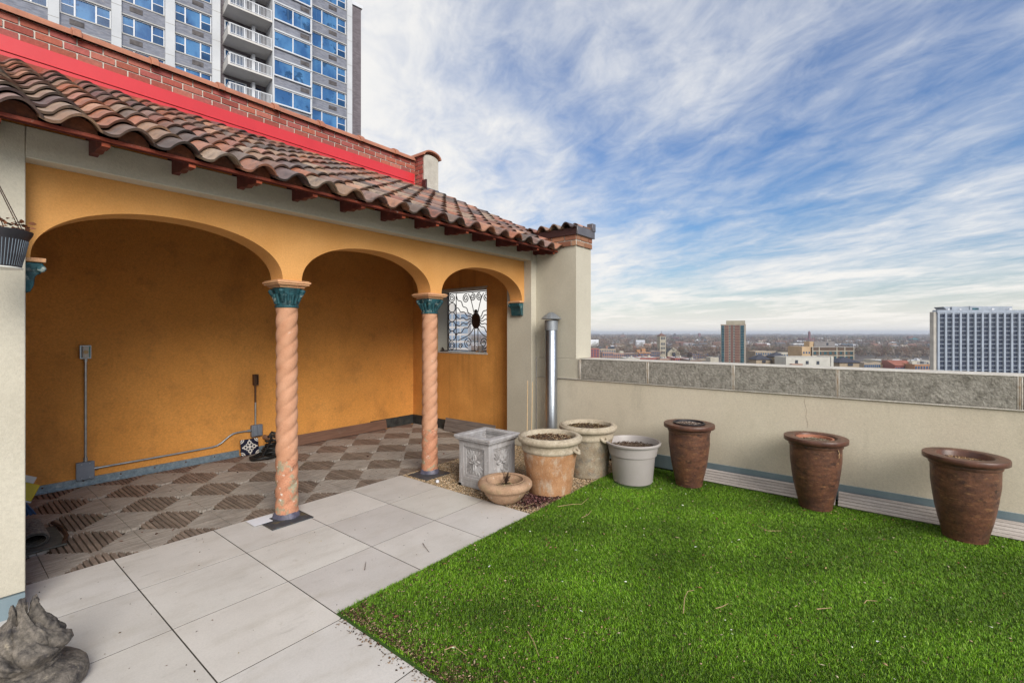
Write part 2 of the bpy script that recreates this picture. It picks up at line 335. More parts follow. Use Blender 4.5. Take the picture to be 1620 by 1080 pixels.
mWood = mat('bamboo', (.58,.42,.24), (.46,.32,.17), 20, .6)
mCable = mat('black_hose', (.012,.012,.012), None, rough=.4)
mCopper = mat('old_pipe', (.36,.19,.12), (.22,.14,.10), 25, .6, .001, 60, stains=(((.45,.42,.38), 15, .6, .7, .5),))
mBrassV = mat('old_valve', (.22,.20,.17), (.12,.10,.08), 40, .5, metal=.6)
mYellow = mat('yellow_plastic', (.62,.48,.015), (.55,.42,.012), 8, .4)
mBlueBr = mat('blue_bristle', (.03,.085,.20), (.02,.05,.13), 60, .6, stretch=(4,4,.3))
mMat = mat('grey_doormat', (.20,.18,.16), (.09,.08,.07), 60, .95, .004, 200, attr=True)
mMatBack = mat('mat_backing', (.13,.125,.11), (.08,.08,.07), 20, .9)
mTileW = mat('tile_white_glaze', (.62,.58,.53), None, rough=.25)
mTileK = mat('tile_black_glaze', (.015,.015,.03), None, rough=.25)
mLead = mat('lead_plate', (.075,.080,.085), (.05,.06,.075), 14, .5, .002, 40, metal=.2, stains=(((.20,.15,.05), 11, .56, .68, .7), ((.10,.16,.20), 9, .6, .7, .6)))
mSealant = mat('grey_blue_sealant', (.12,.115,.165), (.07,.068,.095), 20, .45, .003, 40)
mTin = mat('brown_metal_flashing', (.075,.035,.032), (.055,.028,.026), 6, .35, metal=.4)
mTinG = mat('grey_metal_flashing', (.13,.12,.13), (.18,.17,.18), 6, .4, metal=.4)
mCream2 = mat('lime_render', (.50,.47,.41), (.42,.39,.34), 8, .9, .003, 60, stains=(((.26,.24,.2), 6, .6, .75, .5),), grain=0.15, gs=60)
mPaper = mat('white_card', (.72,.73,.78), None, rough=.6)

# ================================================================= SETTING: terrace floors
slab = MB().box(-8, -9, -.60, 5.60, 7.2, -.045); struct(slab.build('terrace_slab', mJoint))
PW = .613
pv = MB(); rs = random.Random(3)
JX = [1.43+PW*i for i in range(-16, 4)]; JY = [2.94+PW*j for j in range(-16, 3)]
g = .0036
for x in JX:
    for y in JY:
        x1, y1 = x+PW, y+PW
        if x >= 3.25: continue
        if x > 1.40 and y < 2.30: continue
        if x > 1.40 and y1 < 2.40 and y < 1.0: continue
        if y1 > 4.2: continue
        k = rs.uniform(.88, 1.04); pv.col = (k, k*rs.uniform(.985, 1.0), k*rs.uniform(.97, 1.0), 1)
        dz = 0
        pv.box(x+g, y+g, -.020, x1-g, min(y1, 4.170)-g, dz)
struct(pv.build('paving', mPaver, smooth=False)); struct(MB().box(-8, -7, -.030, 3.262, 2.385, -.0014).box(-8, 2.385, -.030, 3.262, 4.168, -.0014).build('paving_joints', mJoint, smooth=False))
# interlocking deck tiles inside the loggia: diamonds of coarse dark slats and fine pale ribs
dl, dd = MB(), MB()
ax_, ay_ = .2675, .2875
def dhalf(u, half_u, half_w, cut_u, cut_w):
    """half width of the truncated diamond at distance u from its centre along one axis"""
    u = abs(u)
    if u > cut_u: return 0
    return min(half_w*(1-u/half_u)*1.02+.004, cut_w)
def clipY(y0, y1): return max(y0, 4.172), min(y1, 6.43)
for i in range(-2, 11):
    for j in range(-1, 6):
        # dark
        cx_, cy_ = .765+.535*i, 4.69+.575*j
        n = 11; p = .0365
        for k in range(-5, 6):
            u = k*p
            h = dhalf(u, ax_, ay_, .202, .247)
            if h < .02: continue
            y0, y1 = clipY(cy_-h, cy_+h)
            if y1-y0 < .02: continue
            xs = cx_+u
            if xs < -.25 or xs > 5.31: continue
            t = rs.uniform(.8, 1.2); rd = 1+.15*max(0, (cy_-5.2))/1.3; dd.col = (t*rd*1.05, t, t*.97, 1)
            h1 = dhalf(abs(u)+p*.34, ax_, ay_, .3, .247)
            mid_ = (y0+y1)/2
            for (ya, yb) in ((y0, mid_-.0015), (mid_+.0015, y1)):
                dd.box(xs-p*.35, ya, -.030, xs+p*.35, yb, -.004+rs.uniform(-.001, .001))
        # pale
        cx2, cy2 = 1.0325+.535*i, 4.9775+.575*j
        q = .0212
        for k in range(-12, 13):
            u = k*q
            h = dhalf(u, ay_, ax_, .262, .232)
            if h < .012: continue
            yy = cy2+u
            if yy < 4.18 or yy > 6.42: continue
            x0, x1 = max(cx2-h, -.25), min(cx2+h, 5.31)
            if x1-x0 < .02: continue
            t = rs.uniform(.9, 1.1); rd = 1+.06*max(0, (yy-5.2))/1.3; dl.col = (t*rd, t, t*.98, 1)
            gj = .0022   # tile joint down the middle of each pale diamond
            if x0 < cx2-gj: dl.box(x0, yy-q*.455, -.030, cx2-gj, yy+q*.455, -.002)
            if x1 > cx2+gj: dl.box(cx2+gj, yy-q*.455, -.030, x1, yy+q*.455, -.002)
# plain bands crossing at the diamonds' tips
for i in range(-2, 11):
    for j in range(-1, 7):
        x_, y_ = .765+.535*i, 4.69+.2875+.575*j-.575
        t = rs.uniform(.85, 1.05); dl.col = (t, t*.97, t*.93, 1)
        a_, b_ = max(x_-.052, -.25), min(x_+.052, 5.31)
        if y_-.030 > 4.18 and y_ < 6.40 and b_ > a_: dl.box(a_, y_-.032, -.030, b_, y_+.032, -.006)
dl.tf = dd.tf = None
deck = struct(MB().box(-.3, 4.172, -.04, 5.33, 6.45, -.026).build('deck_floor', mDeckBase))
tag(dl.build('pale_deck_slats', mDeckL, deck, smooth=False)); tag(dd.build('dark_deck_slats', mDeckD, deck, smooth=False))
# lawn of artificial turf
struct(MB().box(1.4285, -7, -.030, 5.25, 2.385, .004).build('turf_backing', mTurf))
def turf():
    nb = 1500000
    x = rng.uniform(1.44, 5.24, nb); y = rng.uniform(-3.2, 2.385, nb)
    f = CC*x+SS*y; r = SS*x-CC*y
    px = CX+FPX*r/np.maximum(f, .1); py = HY+FPX*CAMH/np.maximum(f, .1)
    vis = (f > .5) & (px > 380) & (px < 1680) & (py < 1120)
    keep = vis & (rng.uniform(0, 1, nb) < np.clip(.50+.9/np.maximum(f, .5), 0, 1)) | (~vis & (rng.uniform(0, 1, nb) < .05))
    keep &= ~((x-4.58)**2+(y-2.05)**2 < .19**2)
    x, y = x[keep], y[keep]; n = len(x)
    # tuft grid jitter: blades gather in rows
    cell = np.floor(x*75)+1000*np.floor(y*75); hsh = (np.sin(cell*12.9898)*43758.5453) % 1
    hgt = rng.uniform(.009, .019, n)*(.65+.7*hsh)
    az = rng.uniform(0, 2*PI, n); lean = np.abs(rng.normal(0, .6, n))+.15
    # slow drift of the pile direction
    dr = 1.6*np.sin(x*2.1+1.3*np.sin(y*1.7))+1.2*np.cos(y*2.6+x)
    lx = np.cos(az)*lean+.12*np.cos(dr); ly = np.sin(az)*lean+.12*np.sin(dr)
    wd = rng.uniform(.0011, .0020, n); pa = az+PI/2
    B = np.stack([x, y, np.full(n, .002)], 1); O = np.stack([np.cos(pa)*wd, np.sin(pa)*wd, np.zeros(n)], 1)
    T = np.stack([x+lx*hgt, y+ly*hgt, .002+hgt/np.sqrt(1+.35*lean**2)], 1)
    Mid = (B+T)/2+np.stack([-lx*hgt*.18, -ly*hgt*.18, hgt*.10], 1)
    V = np.stack([B-O, B+O, Mid+O*.8, T, Mid-O*.8], 1).reshape(-1, 3)
    k = 5*np.arange(n)[:, None]
    F = np.concatenate([k+np.array([[0, 1, 2]]), k+np.array([[0, 2, 4]]), k+np.array([[4, 2, 3]])], 0)
    pal = np.array([(.115,.24,.007), (.165,.32,.010), (.215,.385,.022), (.058,.135,.007), (.31,.44,.07), (.20,.16,.06)])
    idx = rng.choice(6, n, p=[.33, .28, .15, .14, .07, .03])
    patch = 1+.22*np.sin(x*3.1+2*np.sin(y*2.3))*np.sin(y*3.7+x)+.12*np.sin(x*9+y*7)
    C = np.array([.84,.90,.85])*pal[idx]*(rng.uniform(.6, 1.3, n)*patch*(.72+.5*hsh))[:, None]
    C = np.concatenate([C, np.ones((n, 1))], 1)
    C5 = np.repeat(C, 5, 0)
    o = mkobj('turf_grass', V, F, mBlade, cols=C5); tag(o, 'bright green artificial turf covering the terrace floor', 'grass', kind='stuff')
turf()
# gravel bed with pots
struct(MB().box(3.27, 2.385, -.03, 5.26, 4.17, -.012).build('gravel_bed', mGravelBed))
def gravel():
    n = 46000
    x = rng.uniform(3.275, 5.25, n); y = rng.uniform(2.39, 4.165, n)
    P = np.stack([x, y, -.010+rng.uniform(0, .010, n)], 1)
    V, F, C = chip_mesh(P, rng.uniform(.006, .013, n), .6, ['#d8c7a4', '#c8b08a', '#efe6d2', '#a08a68', '#bfa580', '#7a6a52', '#e6dabf'], (.7, 1.4))
    o = mkobj('pea_gravel', V, F, mPebble, cols=C); tag(o, 'tan pea gravel bed under the pots beside the lawn', 'gravel', kind='stuff')
    n = 2600   # spilt dark mulch near the big urn
    a = rng.normal(0, 1, (n, 2)); x = 3.62+a[:, 0]*.16; y = 2.56+a[:, 1]*.09
    k = (x > 3.28) & (y > 2.38); x, y = x[k], y[k]
    P = np.stack([x, y, .001+rng.uniform(0, .012, len(x))], 1)
    V, F, C = chip_mesh(P, rng.uniform(.006, .018, len(x)), .3, ['#2c1c15', '#3b261b', '#1d1411', '#5b4030', '#8a7562'])
    o = mkobj('spilt_mulch', V, F, mChip, cols=C); tag(o, 'dark mulch spilt on the gravel in front of the largest urn', 'mulch', kind='stuff')
gravel()
def litter():
    n = 330; x = rng.uniform(1.5, 5.0, n); y = rng.uniform(-1.0, 2.33, n)
    V, F, C = chip_mesh(np.stack([x, y, rng.uniform(.017, .026, n)], 1), rng.uniform(.006, .019, n), .28, ['#c9b19c', '#a98468', '#e4dcd6', '#8a5a44', '#b79a84', '#7a4c38'], (.6, 2.8))
    o = mkobj('pale_litter', V, F, mChip, cols=C); tag(o, 'pale chips, husks and leaf scraps scattered over the lawn', 'litter', kind='stuff')
    # fine chips over the turf, thick along its front left corner
    n = 1500; x = rng.uniform(1.45, 5.1, n); y = rng.uniform(-1.2, 2.36, n); z = rng.uniform(.014, .026, n)
    n2 = 2400; s = rng.uniform(0, 1, n2)**1.2; x2 = 1.44+np.abs(rng.normal(0, .085, n2)); y2 = 2.36-s*1.5-rng.uniform(0, .05, n2)
    z2 = rng.uniform(.004, .026, n2)
    n3 = 1500; x3 = 1.45+rng.uniform(0, 1, n3)**2*.9; y3 = 2.34-rng.uniform(0, 1.25, n3); z3 = rng.uniform(.012, .026, n3)
    n4 = 300; x4 = 1.43-np.abs(rng.normal(0, .035, n4)); y4 = 2.33-rng.uniform(0, 1, n4)*1.3; z4 = np.full(n4, .003)
    x, y, z = np.concatenate([x, x2, x3, x4]), np.concatenate([y, y2, y3, y4]), np.concatenate([z, z2, z3, z4])
    P = np.stack([x, y, z], 1)
    V, F, C = chip_mesh(P, rng.uniform(.004, .013, len(x)), .3, ['#3f2c20', '#271a14', '#54402f', '#6f5946', '#8a735e', '#33241b', '#a89480'])
    o = mkobj('turf_litter', V, F, mChip, cols=C); tag(o, 'brown seed husks and mulch crumbs strewn over the turf', 'litter', kind='stuff')
    n = 150; x = rng.uniform(.2, 3.2, n); y = rng.uniform(2.3, 4.1, n)
    P = np.stack([x, y, np.full(n, .002)], 1)
    V, F, C = chip_mesh(P, rng.uniform(.003, .010, n), .3, ['#3a2c22', '#6b5a48', '#b9a78e', '#5a3526', '#2a211c'])
    o = mkobj('paving_crumbs', V, F, mChip, cols=C); tag(o, 'tiny crumbs of mulch scattered on the pale pavers', 'litter', kind='stuff')
    n = 130; x = rng.uniform(.6, 5.2, n); y = rng.uniform(4.3, 6.3, n)
    V, F, C = chip_mesh(np.stack([x, y, np.full(n, .003)], 1), rng.uniform(.006, .022, n), .3, ['#3a2318', '#6b3a22', '#8a7a68', '#2a1a14'])
    o = mkobj('deck_crumbs', V, F, mChip, cols=C); tag(o, 'dead leaf crumbs scattered on the deck tiles inside', 'litter', kind='stuff')
litter()
# twigs and feathers on the lawn and pavers
mTwig = mat('dry_twig', (.42,.30,.17), (.30,.20,.11), 30, .8)
mTwigD = mat('dark_twig', (.10,.07,.05), None, rough=.8)
mFeather = mat('white_feather', (.75,.75,.76), None, rough=.7)
def twig(pts, z, label, m=mTwig, r=.0026):
    P = [gp(*p) for p in pts]; c0 = P[0]
    o = thing('twig', label, 'twig', (c0[0], c0[1], z), group='twigs lying about')
    MB().tube([(a, b, z+.003+.004*(i % 2)) for i, (a, b) in enumerate(P)], r, 6, r*.5).build('stem', m, o)
for pts, lab, z, m in [
    ([(1081,978),(1083,955),(1088,943),(1098,942)], 'hooked straw twig standing out upright-looking near the middle of the lawn', .028, mTwig),
    ([(1132,970),(1143,968),(1152,962)], 'short thick pale twig curved like a smile on the front of the lawn', .026, mTwig),
    ([(882,806),(905,803),(920,802),(931,793)], 'long dry twig on the turf just in front of the gravel bed', .026, mTwig),
    ([(920,824),(930,820),(936,812)], 'small bent twig on the turf below the long dry twig', .026, mTwig),
    ([(1199,837),(1215,846),(1236,845)], 'thin S-shaped twig on the turf between two rusty pots', .026, mTwig),
    ([(703,1037),(718,1032),(738,1046)], 'pale arched twig near the bottom corner of the lawn', .026, mTwig),
    ([(835,1007),(845,1026),(852,1045)], 'thin straight stalk on the mulch-strewn front of the lawn', .026, mTwig),
    ([(1367,962),(1371,958),(1387,958)], 'right-angled twig at the right of the front lawn', .026, mTwig),
    ([(1292,971),(1316,970)], 'straight faint twig lying level on the front lawn', .026, mTwig),
    ([(669,860),(672,866),(679,874)], 'bent dark twig on a pale paver beside the lawn edge', .003, mTwigD),
    ([(577,902),(579,890)], 'short straight dark twig on the paver near the lawn corner', .003, mTwigD),
    ([(812,803),(828,805),(845,798)], 'whitish root lying on the mulch in front of the terracotta bowl', .012, mTwig)]:
    twig(pts, z, lab, m)
for (px, py, sz, lab) in [(1103,870,.022,'white feather in the middle of the lawn'), (773,903,.016,'white feather nearest the left edge of the lawn'),
                     (1391,1022,.018,'white downy feather at the front of the lawn right side'), (922,975,.012,'tiny white feather on the littered front of the lawn')]:
    x, y = gp(px, py); f_ = thing('feather', lab, 'feather', (x, y, .027), rng.uniform(0, 6), 'feathers on the lawn')
    MB().add([(0,0,0),(sz*.3,sz*.3,.004),(sz,sz*.1,.002),(sz*1.5,0,.006),(sz,-sz*.25,.004),(sz*.3,-sz*.3,.002),(0,0,-.001),(sz*1.5,0,.005)],
             [(0,1,2,3,4,5),(6,5,4,7,2,1)]).build('vane', mFeather, f_, local=True)

# ================================================================= LOGGIA
LG = thing('loggia', 'arcaded terrace pavilion with ochre arches, twisted columns and clay tile roof', 'building', (2.7, 5, 0))
SL = 1.412/3.0
def roofz(y): return 2.668+(y-3.40)*SL
# beige front wall around the opening
fw = MB()
fw.box(-3.6, 3.76, .12, .355, 4.19, 2.72); fw.box(5.147, 3.76, .0, 5.262, 4.19, 2.72); fw.box(.355, 3.76, 2.545, 5.147, 4.19, 2.72)
fw.build('front_wall', mStucco, LG, bevel=.004)
MB().box(-3.6, 3.745, -.01, .352, 3.80, .118).build('wall_flashing', mGalvBlue, LG)
# ochre arcade
am = MB(); YA, YB, TOP, SPR, RISE = 3.885, 4.095, 2.548, 2.0, .365
arches = [(.385, 1.845), (2.005, 3.452), (3.612, 5.100)]
def az_(x):
    for a, b in arches:
        if a < x < b:
            t = (x-(a+b)/2)/((b-a)/2); return SPR+RISE*max(0, 1-abs(t)**2.15)**(1/2.15)
    return SPR
xs = [.352]
for a, b in arches:
    for k in range(41): xs.append((a+b)/2-(b-a)/2*math.cos(PI*k/40))
xs.append(5.150)
vs = []; fs = []
for x in xs:
    z = az_(x); vs += [(x, YA, z), (x, YA, TOP), (x, YB, z), (x, YB, TOP)]
for i in range(len(xs)-1):
    a = 4*i; b = a+4
    fs += [(a, b, b+1, a+1), (b+2, a+2, a+3, b+3), (a+2, b+2, b, a)]
fs += [(0, 1, 3, 2), (4*len(xs)-4, 4*len(xs)-2, 4*len(xs)-1, 4*len(xs)-3)]
am.add(vs, fs); am.build('arch_wall', mArch, LG, angle=50)
# walls inside
MB().box(-.6, 6.45, -.03, 5.33, 6.62, 4.02).build('back_wall', mOrange, LG)
MB().prism([(4.19,-.03),(6.45,-.03),(6.45,roofz(6.45)-.10),(4.19,roofz(4.19)-.10)], 'x', -.6, -.3).build('inner_side_wall', mOrange, LG)
WY0, WY1, WZ0, WZ1 = 4.737, 5.877, 1.255, 2.262
ew = MB()
ew.box(5.33, 4.19, -.03, 5.38, WY0, WZ1); ew.box(5.33, WY1, -.03, 5.38, 6.62, WZ1); ew.box(5.33, WY0, -.03, 5.38, WY1, WZ0)
ew.prism([(4.19, WZ1), (6.62, WZ1), (6.62, roofz(6.62)-.10), (4.19, roofz(4.19)-.10)], 'x', 5.33, 5.38)
ew.build('end_wall', mOrangeEnd, LG)
sw = MB()   # outer leaf of the party wall, pale render (its reveals show in the window)
sw.box(5.382, 4.19, -.6, 5.65, WY0-.003, WZ1+.02); sw.box(5.382, WY1+.003, -.6, 5.65, 6.62, WZ1+.02); sw.box(5.382, WY0-.003, -.6, 5.65, WY1+.003, WZ0-.012)
sw.prism([(4.19, WZ1+.02), (6.62, WZ1+.02), (6.62, roofz(6.62)-.06), (4.19, roofz(4.19)-.06)], 'x', 5.382, 5.65)
sw.box(5.263, 3.13, 1.232, 5.652, 3.60, 2.705); sw.prism([(3.60, 1.232), (4.187, 1.232), (4.187, roofz(4.187)-.05), (3.60, roofz(3.60)-.05)], 'x', 5.263, 5.652)
sw.build('side_wall', mStucco, LG)
MB().box(5.265, WY0-.03, WZ0-.012, 5.70, WY1+.03, WZ0+.010).build('window_sill', mConcTop, LG, bevel=.004) if False else None
MB().box(5.322, WY0-.02, WZ0-.02, 5.66, WY1+.02, WZ0+.003).build('window_sill', mConcTop, LG, bevel=.003)
lt = MB(); lt.box(5.322, WY0-.02, WZ1-.004, 5.655, WY1+.02, WZ1+.018)
lt.build('window_lintel', mCream2, LG)
# columns
def column(cx_, cy_, plate, label):
    foot = .0
    sh = MB(); n = 60; prof = []
    z0, z1 = .045, 1.782
    def rf(r, z, t):
        p = .36; w = abs(math.sin(1.5*(t-2*PI*z/p)))**.52
        e = min(1, max(0, (z-z0)/.05))*min(1, max(0, (z1-z)/.05))
        return r-.0145*(1-w)*e+.003
    N_ = 150
    for k in range(N_+1):
        z = z0+(z1-z0)*k/N_
        prof.append((.0835+.006*max(0, 1-z/.9), z))
    # shaft split in a sound upper length and a worn foot
    kf = int(N_*.26)
    up = MB().lathe(prof[kf:], n, (cx_, cy_, 0), rf); lo = MB().lathe(prof[:kf+1], n, (cx_, cy_, 0), rf)
    up_o = up.build('column', mColumn, LG, angle=75); up_o['label'] = label
    lo.build('worn_foot', mColumnFoot, up_o, angle=75)
    cp = MB().lathe([(.090,1.775),(.094,1.780),(.094,1.792),(.084,1.797),(.083,1.84),(.089,1.88),(.104,1.925),(.108,1.938)], 40, (cx_, cy_, 0),
        rf=lambda r, z, t: r+(.006*math.cos(8*t)*math.sin((z-1.797)/.12*PI) if 1.797 < z < 1.925 else 0)+(.010*abs(math.cos(2*t+PI/2))**3 if z > 1.88 else 0))
    for k in range(4):
        t = PI/4+k*PI/2
        cp.lathe([(.004,-.020),(.019,-.013),(.024,0),(.019,.013),(.004,.020)], 12, (cx_+.128*math.cos(t), cy_+.128*math.sin(t), 1.913))
        cp.tube([(cx_+.09*math.cos(t), cy_+.09*math.sin(t), 1.83), (cx_+.105*math.cos(t), cy_+.105*math.sin(t), 1.87), (cx_+.128*math.cos(t), cy_+.128*math.sin(t), 1.905)], .016, 8, .02)
        t += PI/4      # leaf in the middle of each face
        for kk in (-.35, 0, .35):
            cp.tube([(cx_+.085*math.cos(t+kk), cy_+.085*math.sin(t+kk), 1.805), (cx_+.098*math.cos(t+kk), cy_+.098*math.sin(t+kk), 1.85), (cx_+.110*math.cos(t+kk), cy_+.110*math.sin(t+kk), 1.885)], .010, 6, .014)
    cp.build('capital', mTeal, up_o, angle=55)
    ab = MB()
    for (h_, za, zb) in ((.105,1.940,1.952),(.115,1.952,1.962),(.133,1.962,1.976),(.142,1.976,1.992),(.132,1.992,2.001)):
        ab.box(cx_-h_, cy_-h_, za, cx_+h_, cy_+h_, zb)
    ab.build('abacus', mAbacus, up_o, bevel=.004, seg=2)
    MB().box(plate[0], plate[1], .0018, plate[2], plate[3], .009).build('base_plate', mLead, up_o, bevel=.002)
    MB().lathe([(.108,.009),(.104,.022),(.098,.038),(.090,.052)], 40, (cx_, cy_, 0), rf=lambda r, z, t: r+.005*math.sin(3*t)+.003*math.sin(7*t)).build('sealant_collar', mSealant, up_o)
column(1.929, 3.99, (1.715, 3.785, 2.058, 4.05), 'nearer twisted pink column with peeling paint at its foot')
column(3.531, 3.99, (3.315, 3.79, 3.66, 4.10), 'farther twisted pink column by the gravel bed')
# corbels where the end arches meet the piers
for (xa, xb, s_) in ((.357, .425, 1), (5.060, 5.145, -1)):
    c_ = MB(); xw = xa if s_ > 0 else xb
    c_.prism([(xw, 1.80), (xw+s_*.030, 1.80), (xw+s_*.045, 1.84), (xw+s_*.050, 1.89), (xw+s_*.075, 1.925), (xw+s_*.085, 1.955), (xw+s_*.085, 1.975), (xw, 1.975)], 'y', 3.90, 4.08)
    for yy in (3.90, 4.08): c_.tube([(xw+s_*.075, yy-.012, 1.94), (xw+s_*.075, yy+.012, 1.94)], .022, 10)
    o_ = c_.build('corbel', mTeal, LG, bevel=.004)
    MB().box(xw, 3.885, 1.977, xw+s_*.095, 4.095, 2.002).build('corbel_cap', mAbacus, o_, bevel=.003)
# roof deck, fascia, rafters
rd = MB()
rd.prism([(3.43, roofz(3.43)-.03), (6.62, roofz(6.62)-.03), (6.62, roofz(6.62)-.055), (3.43, roofz(3.43)-.055)], 'x', -3.6, 5.262)
rd.prism([(3.62, roofz(3.62)-.03), (6.62, roofz(6.62)-.03), (6.62, roofz(6.62)-.049), (3.62, roofz(3.62)-.049)], 'x', 5.264, 5.66)
rd.build('roof_deck', mRafter, LG)
MB().box(-3.6, 3.408, 2.634, 5.262, 3.424, 2.653).build('fascia', mOrTrim, LG, bevel=.002)
RX = [-.20, .22, .64, 1.06, 1.466, 1.878, 2.305, 2.73, 3.14, 3.558, 3.996, 4.42, 4.842, 5.2]
prof = [(3.436, roofz(3.44)-.058), (3.85, roofz(3.85)-.058), (3.85, 2.66), (3.74, 2.625), (3.70, 2.632), (3.66, 2.622), (3.60, 2.612), (3.56, 2.622), (3.52, 2.610), (3.465, 2.608), (3.436, 2.611)]
for x in RX:
    MB().prism(prof, 'x', x-.020, x+.020).build('rafter_tail', mRafter, LG, bevel=.002)
    MB().box(x-.019, 3.4325, 2.609, x+.019, 3.4352, 2.631).build('rafter_end', mOrEnd, LG)
MB().box(-3.6, 6.30, roofz(6.30)-.02, 5.32, 6.395, roofz(6.395)+.018).build('orange_ridge_board', mOrTrim, LG)
# S tiles
TP = .2345
def sprof(u):
    # 0..1 across a tile: shallow pan then a rounded barrel
    if u < .36: return .012*(1-math.sin(PI*min(1, u/.36)))-.002
    t = (u-.36)/.66; return .009+.060*max(0, math.sin(PI*min(t, 1)))**.75
PALT = ['#9c6a54', '#8a5646', '#70584c', '#96765e', '#7e5c4e', '#a8785e', '#665250', '#947c68', '#a67462', '#8a6a5c', '#6e5c52', '#955c42', '#98826e', '#84685e', '#54443e', '#7c5240', '#b0846a', '#a0664c']
def tile_run(mb, org, ux, uy, nrm, ncol, lens, first=0, w=TP, skip=None, R=random.Random(5), K_=22):
    """tiles in columns: org corner, ux across, uy up the slope, nrm out of the roof"""
    ex = lens; rows = int(round(ex/.27)); st = ex/rows
    for c in range(ncol):
        for r_ in range(rows):
            if skip and skip(c, r_): continue
            k = lin(R.choice(PALT)); t = R.uniform(.88, 1.14); mb.col = (k[0]*t*1.15, k[1]*t*1.15, k[2]*t*1.15, 1)
            vs = []; fs = []; th = .015; base = mb.col; cc = []
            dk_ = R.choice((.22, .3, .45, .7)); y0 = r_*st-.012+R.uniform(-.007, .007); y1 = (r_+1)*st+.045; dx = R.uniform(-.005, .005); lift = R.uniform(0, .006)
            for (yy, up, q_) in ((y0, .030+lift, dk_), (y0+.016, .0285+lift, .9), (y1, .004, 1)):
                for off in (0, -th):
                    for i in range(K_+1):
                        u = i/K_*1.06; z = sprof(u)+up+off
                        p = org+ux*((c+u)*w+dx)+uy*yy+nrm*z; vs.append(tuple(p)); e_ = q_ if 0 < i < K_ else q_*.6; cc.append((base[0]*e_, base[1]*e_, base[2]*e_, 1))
            n = K_+1
            for L0 in (0, 2*n):
                for i in range(K_):
                    a = L0+i
                    fs.append((a, a+1, a+2*n+1, a+2*n)); fs.append((a+n+1, a+n, a+3*n, a+3*n+1))
                fs.append((L0+K_, L0+n+K_, L0+3*n+K_, L0+2*n+K_)); fs.append((L0+n, L0, L0+2*n, L0+3*n))
            for i in range(K_): fs.append((i+1, i, n+i, n+i+1))
            c0_ = len(mb.v)
            mb.add(vs, fs); mb.c[c0_:] = cc
slope = math.atan(SL); UX = Vector((1, 0, 0)); UY = Vector((0, math.cos(slope), math.sin(slope))); NR = Vector((0, -math.sin(slope), math.cos(slope)))
rt = MB()
x_0 = .297-.71*TP-TP*8
ncol = int((5.66-x_0)/TP)+1
Ls = (6.34-3.355)/math.cos(slope)
def skp(c, r_): return x_0+(c+.5)*TP > 5.26 and r_ == 0
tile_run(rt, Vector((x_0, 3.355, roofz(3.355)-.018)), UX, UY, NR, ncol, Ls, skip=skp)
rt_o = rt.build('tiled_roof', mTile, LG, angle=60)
# clay bird stops closing the barrels along the eave
for c in range(ncol-2):
    xl = x_0+c*TP; pts = [(xl+TP*.39, 2.656)]
    for i in range(9):
        u = .39+i/8*.61; pts.append((xl+u*TP, 2.656+max(.003, sprof(u)+.006)))
    pts.append((xl+TP*1.02, 2.656))
    MB().prism(pts[::-1], 'y', 3.425, 3.46).build('eave_closure', mClayDark, rt_o)
# tiled cap, flashing and brick courses on top of the side wall's pier
cap = MB(); cpO = Vector((5.20, 3.10, 2.905)); cu = Vector((0, 1, 0)); cy2 = Vector((math.cos(.10), 0, math.sin(.10)))
tile_run(cap, cpO, cu, cy2, Vector((-math.sin(.10), 0, math.cos(.10))), 4, .47, w=.195, R=random.Random(9))
cap.build('wall_cap_tiles', mTile, LG, angle=60)
fl = MB(); fl.box(5.225, 3.105, 2.835, 5.245, 3.88, 2.925); fl.build('cap_flashing', mTin, LG)
fl = MB(); fl.box(5.225, 3.085, 2.835, 5.685, 3.103, 2.945); fl.box(5.665, 3.104, 2.86, 5.685, 3.9, 2.945); fl.box(5.60, 3.075, 2.93, 5.69, 3.16, 3.035); fl.build('end_flashing', mTinG, LG, bevel=.003)
MB().box(5.246, 3.104, 2.835, 5.664, 3.88, 2.90).build('cap_bedding', mMortar, LG)
def bricks(mb, mortar, o, ux, nrm, length, rows, bl=.203, bh=.076, t=.012, pal=('#a8604f', '#a0554a', '#ad6a5c', '#985046', '#a65c56', '#9c5650'), j=.014, R=random.Random(4), half=True):
    """face bricks laid on the plane through o; nrm points outwards"""
    up = Vector((0, 0, 1))
    for r_ in range(rows):
        x = -bl*(.5 if (r_ % 2 and half) else 0)
        while x < length:
            a, b = max(x+j/2, 0), min(x+bl-j/2, length)
            if b-a > .02:
                k = lin(R.choice(pal)); q = R.uniform(.85, 1.12); mb.col = (k[0]*q, k[1]*q, k[2]*q, 1)
                z0, z1 = r_*bh+j/2, (r_+1)*bh-j/2; e = nrm*t; vs = []
                for (zz) in (z0, z1):
                    for (xx, ee) in ((a, 0), (b, 0), (b, 1), (a, 1)): vs.append(tuple(o+ux*xx+up*zz+e*ee))
                mb.add(vs, [(0,3,2,1),(4,5,6,7),(0,1,5,4),(1,2,6,5),(2,3,7,6),(3,0,4,7)])
            x += bl
PBR = ('#9a6e56', '#a57f66', '#8a5c48', '#94684e')
pb = MB(); bricks(pb, None, Vector((5.255, 3.122, 2.69)), Vector((1, 0, 0)), Vector((0, -1, 0)), .40, 2, pal=PBR)
bricks(pb, None, Vector((5.252, 3.60, 2.69)), Vector((0, -1, 0)), Vector((-1, 0, 0)), .478, 2, pal=PBR)
pb.build('exposed_brick_course', mBrick, LG, bevel=.002)
MB().box(5.253, 3.121, 2.706, 5.655, 3.60, 2.834).build('brick_core', mMortar, LG)
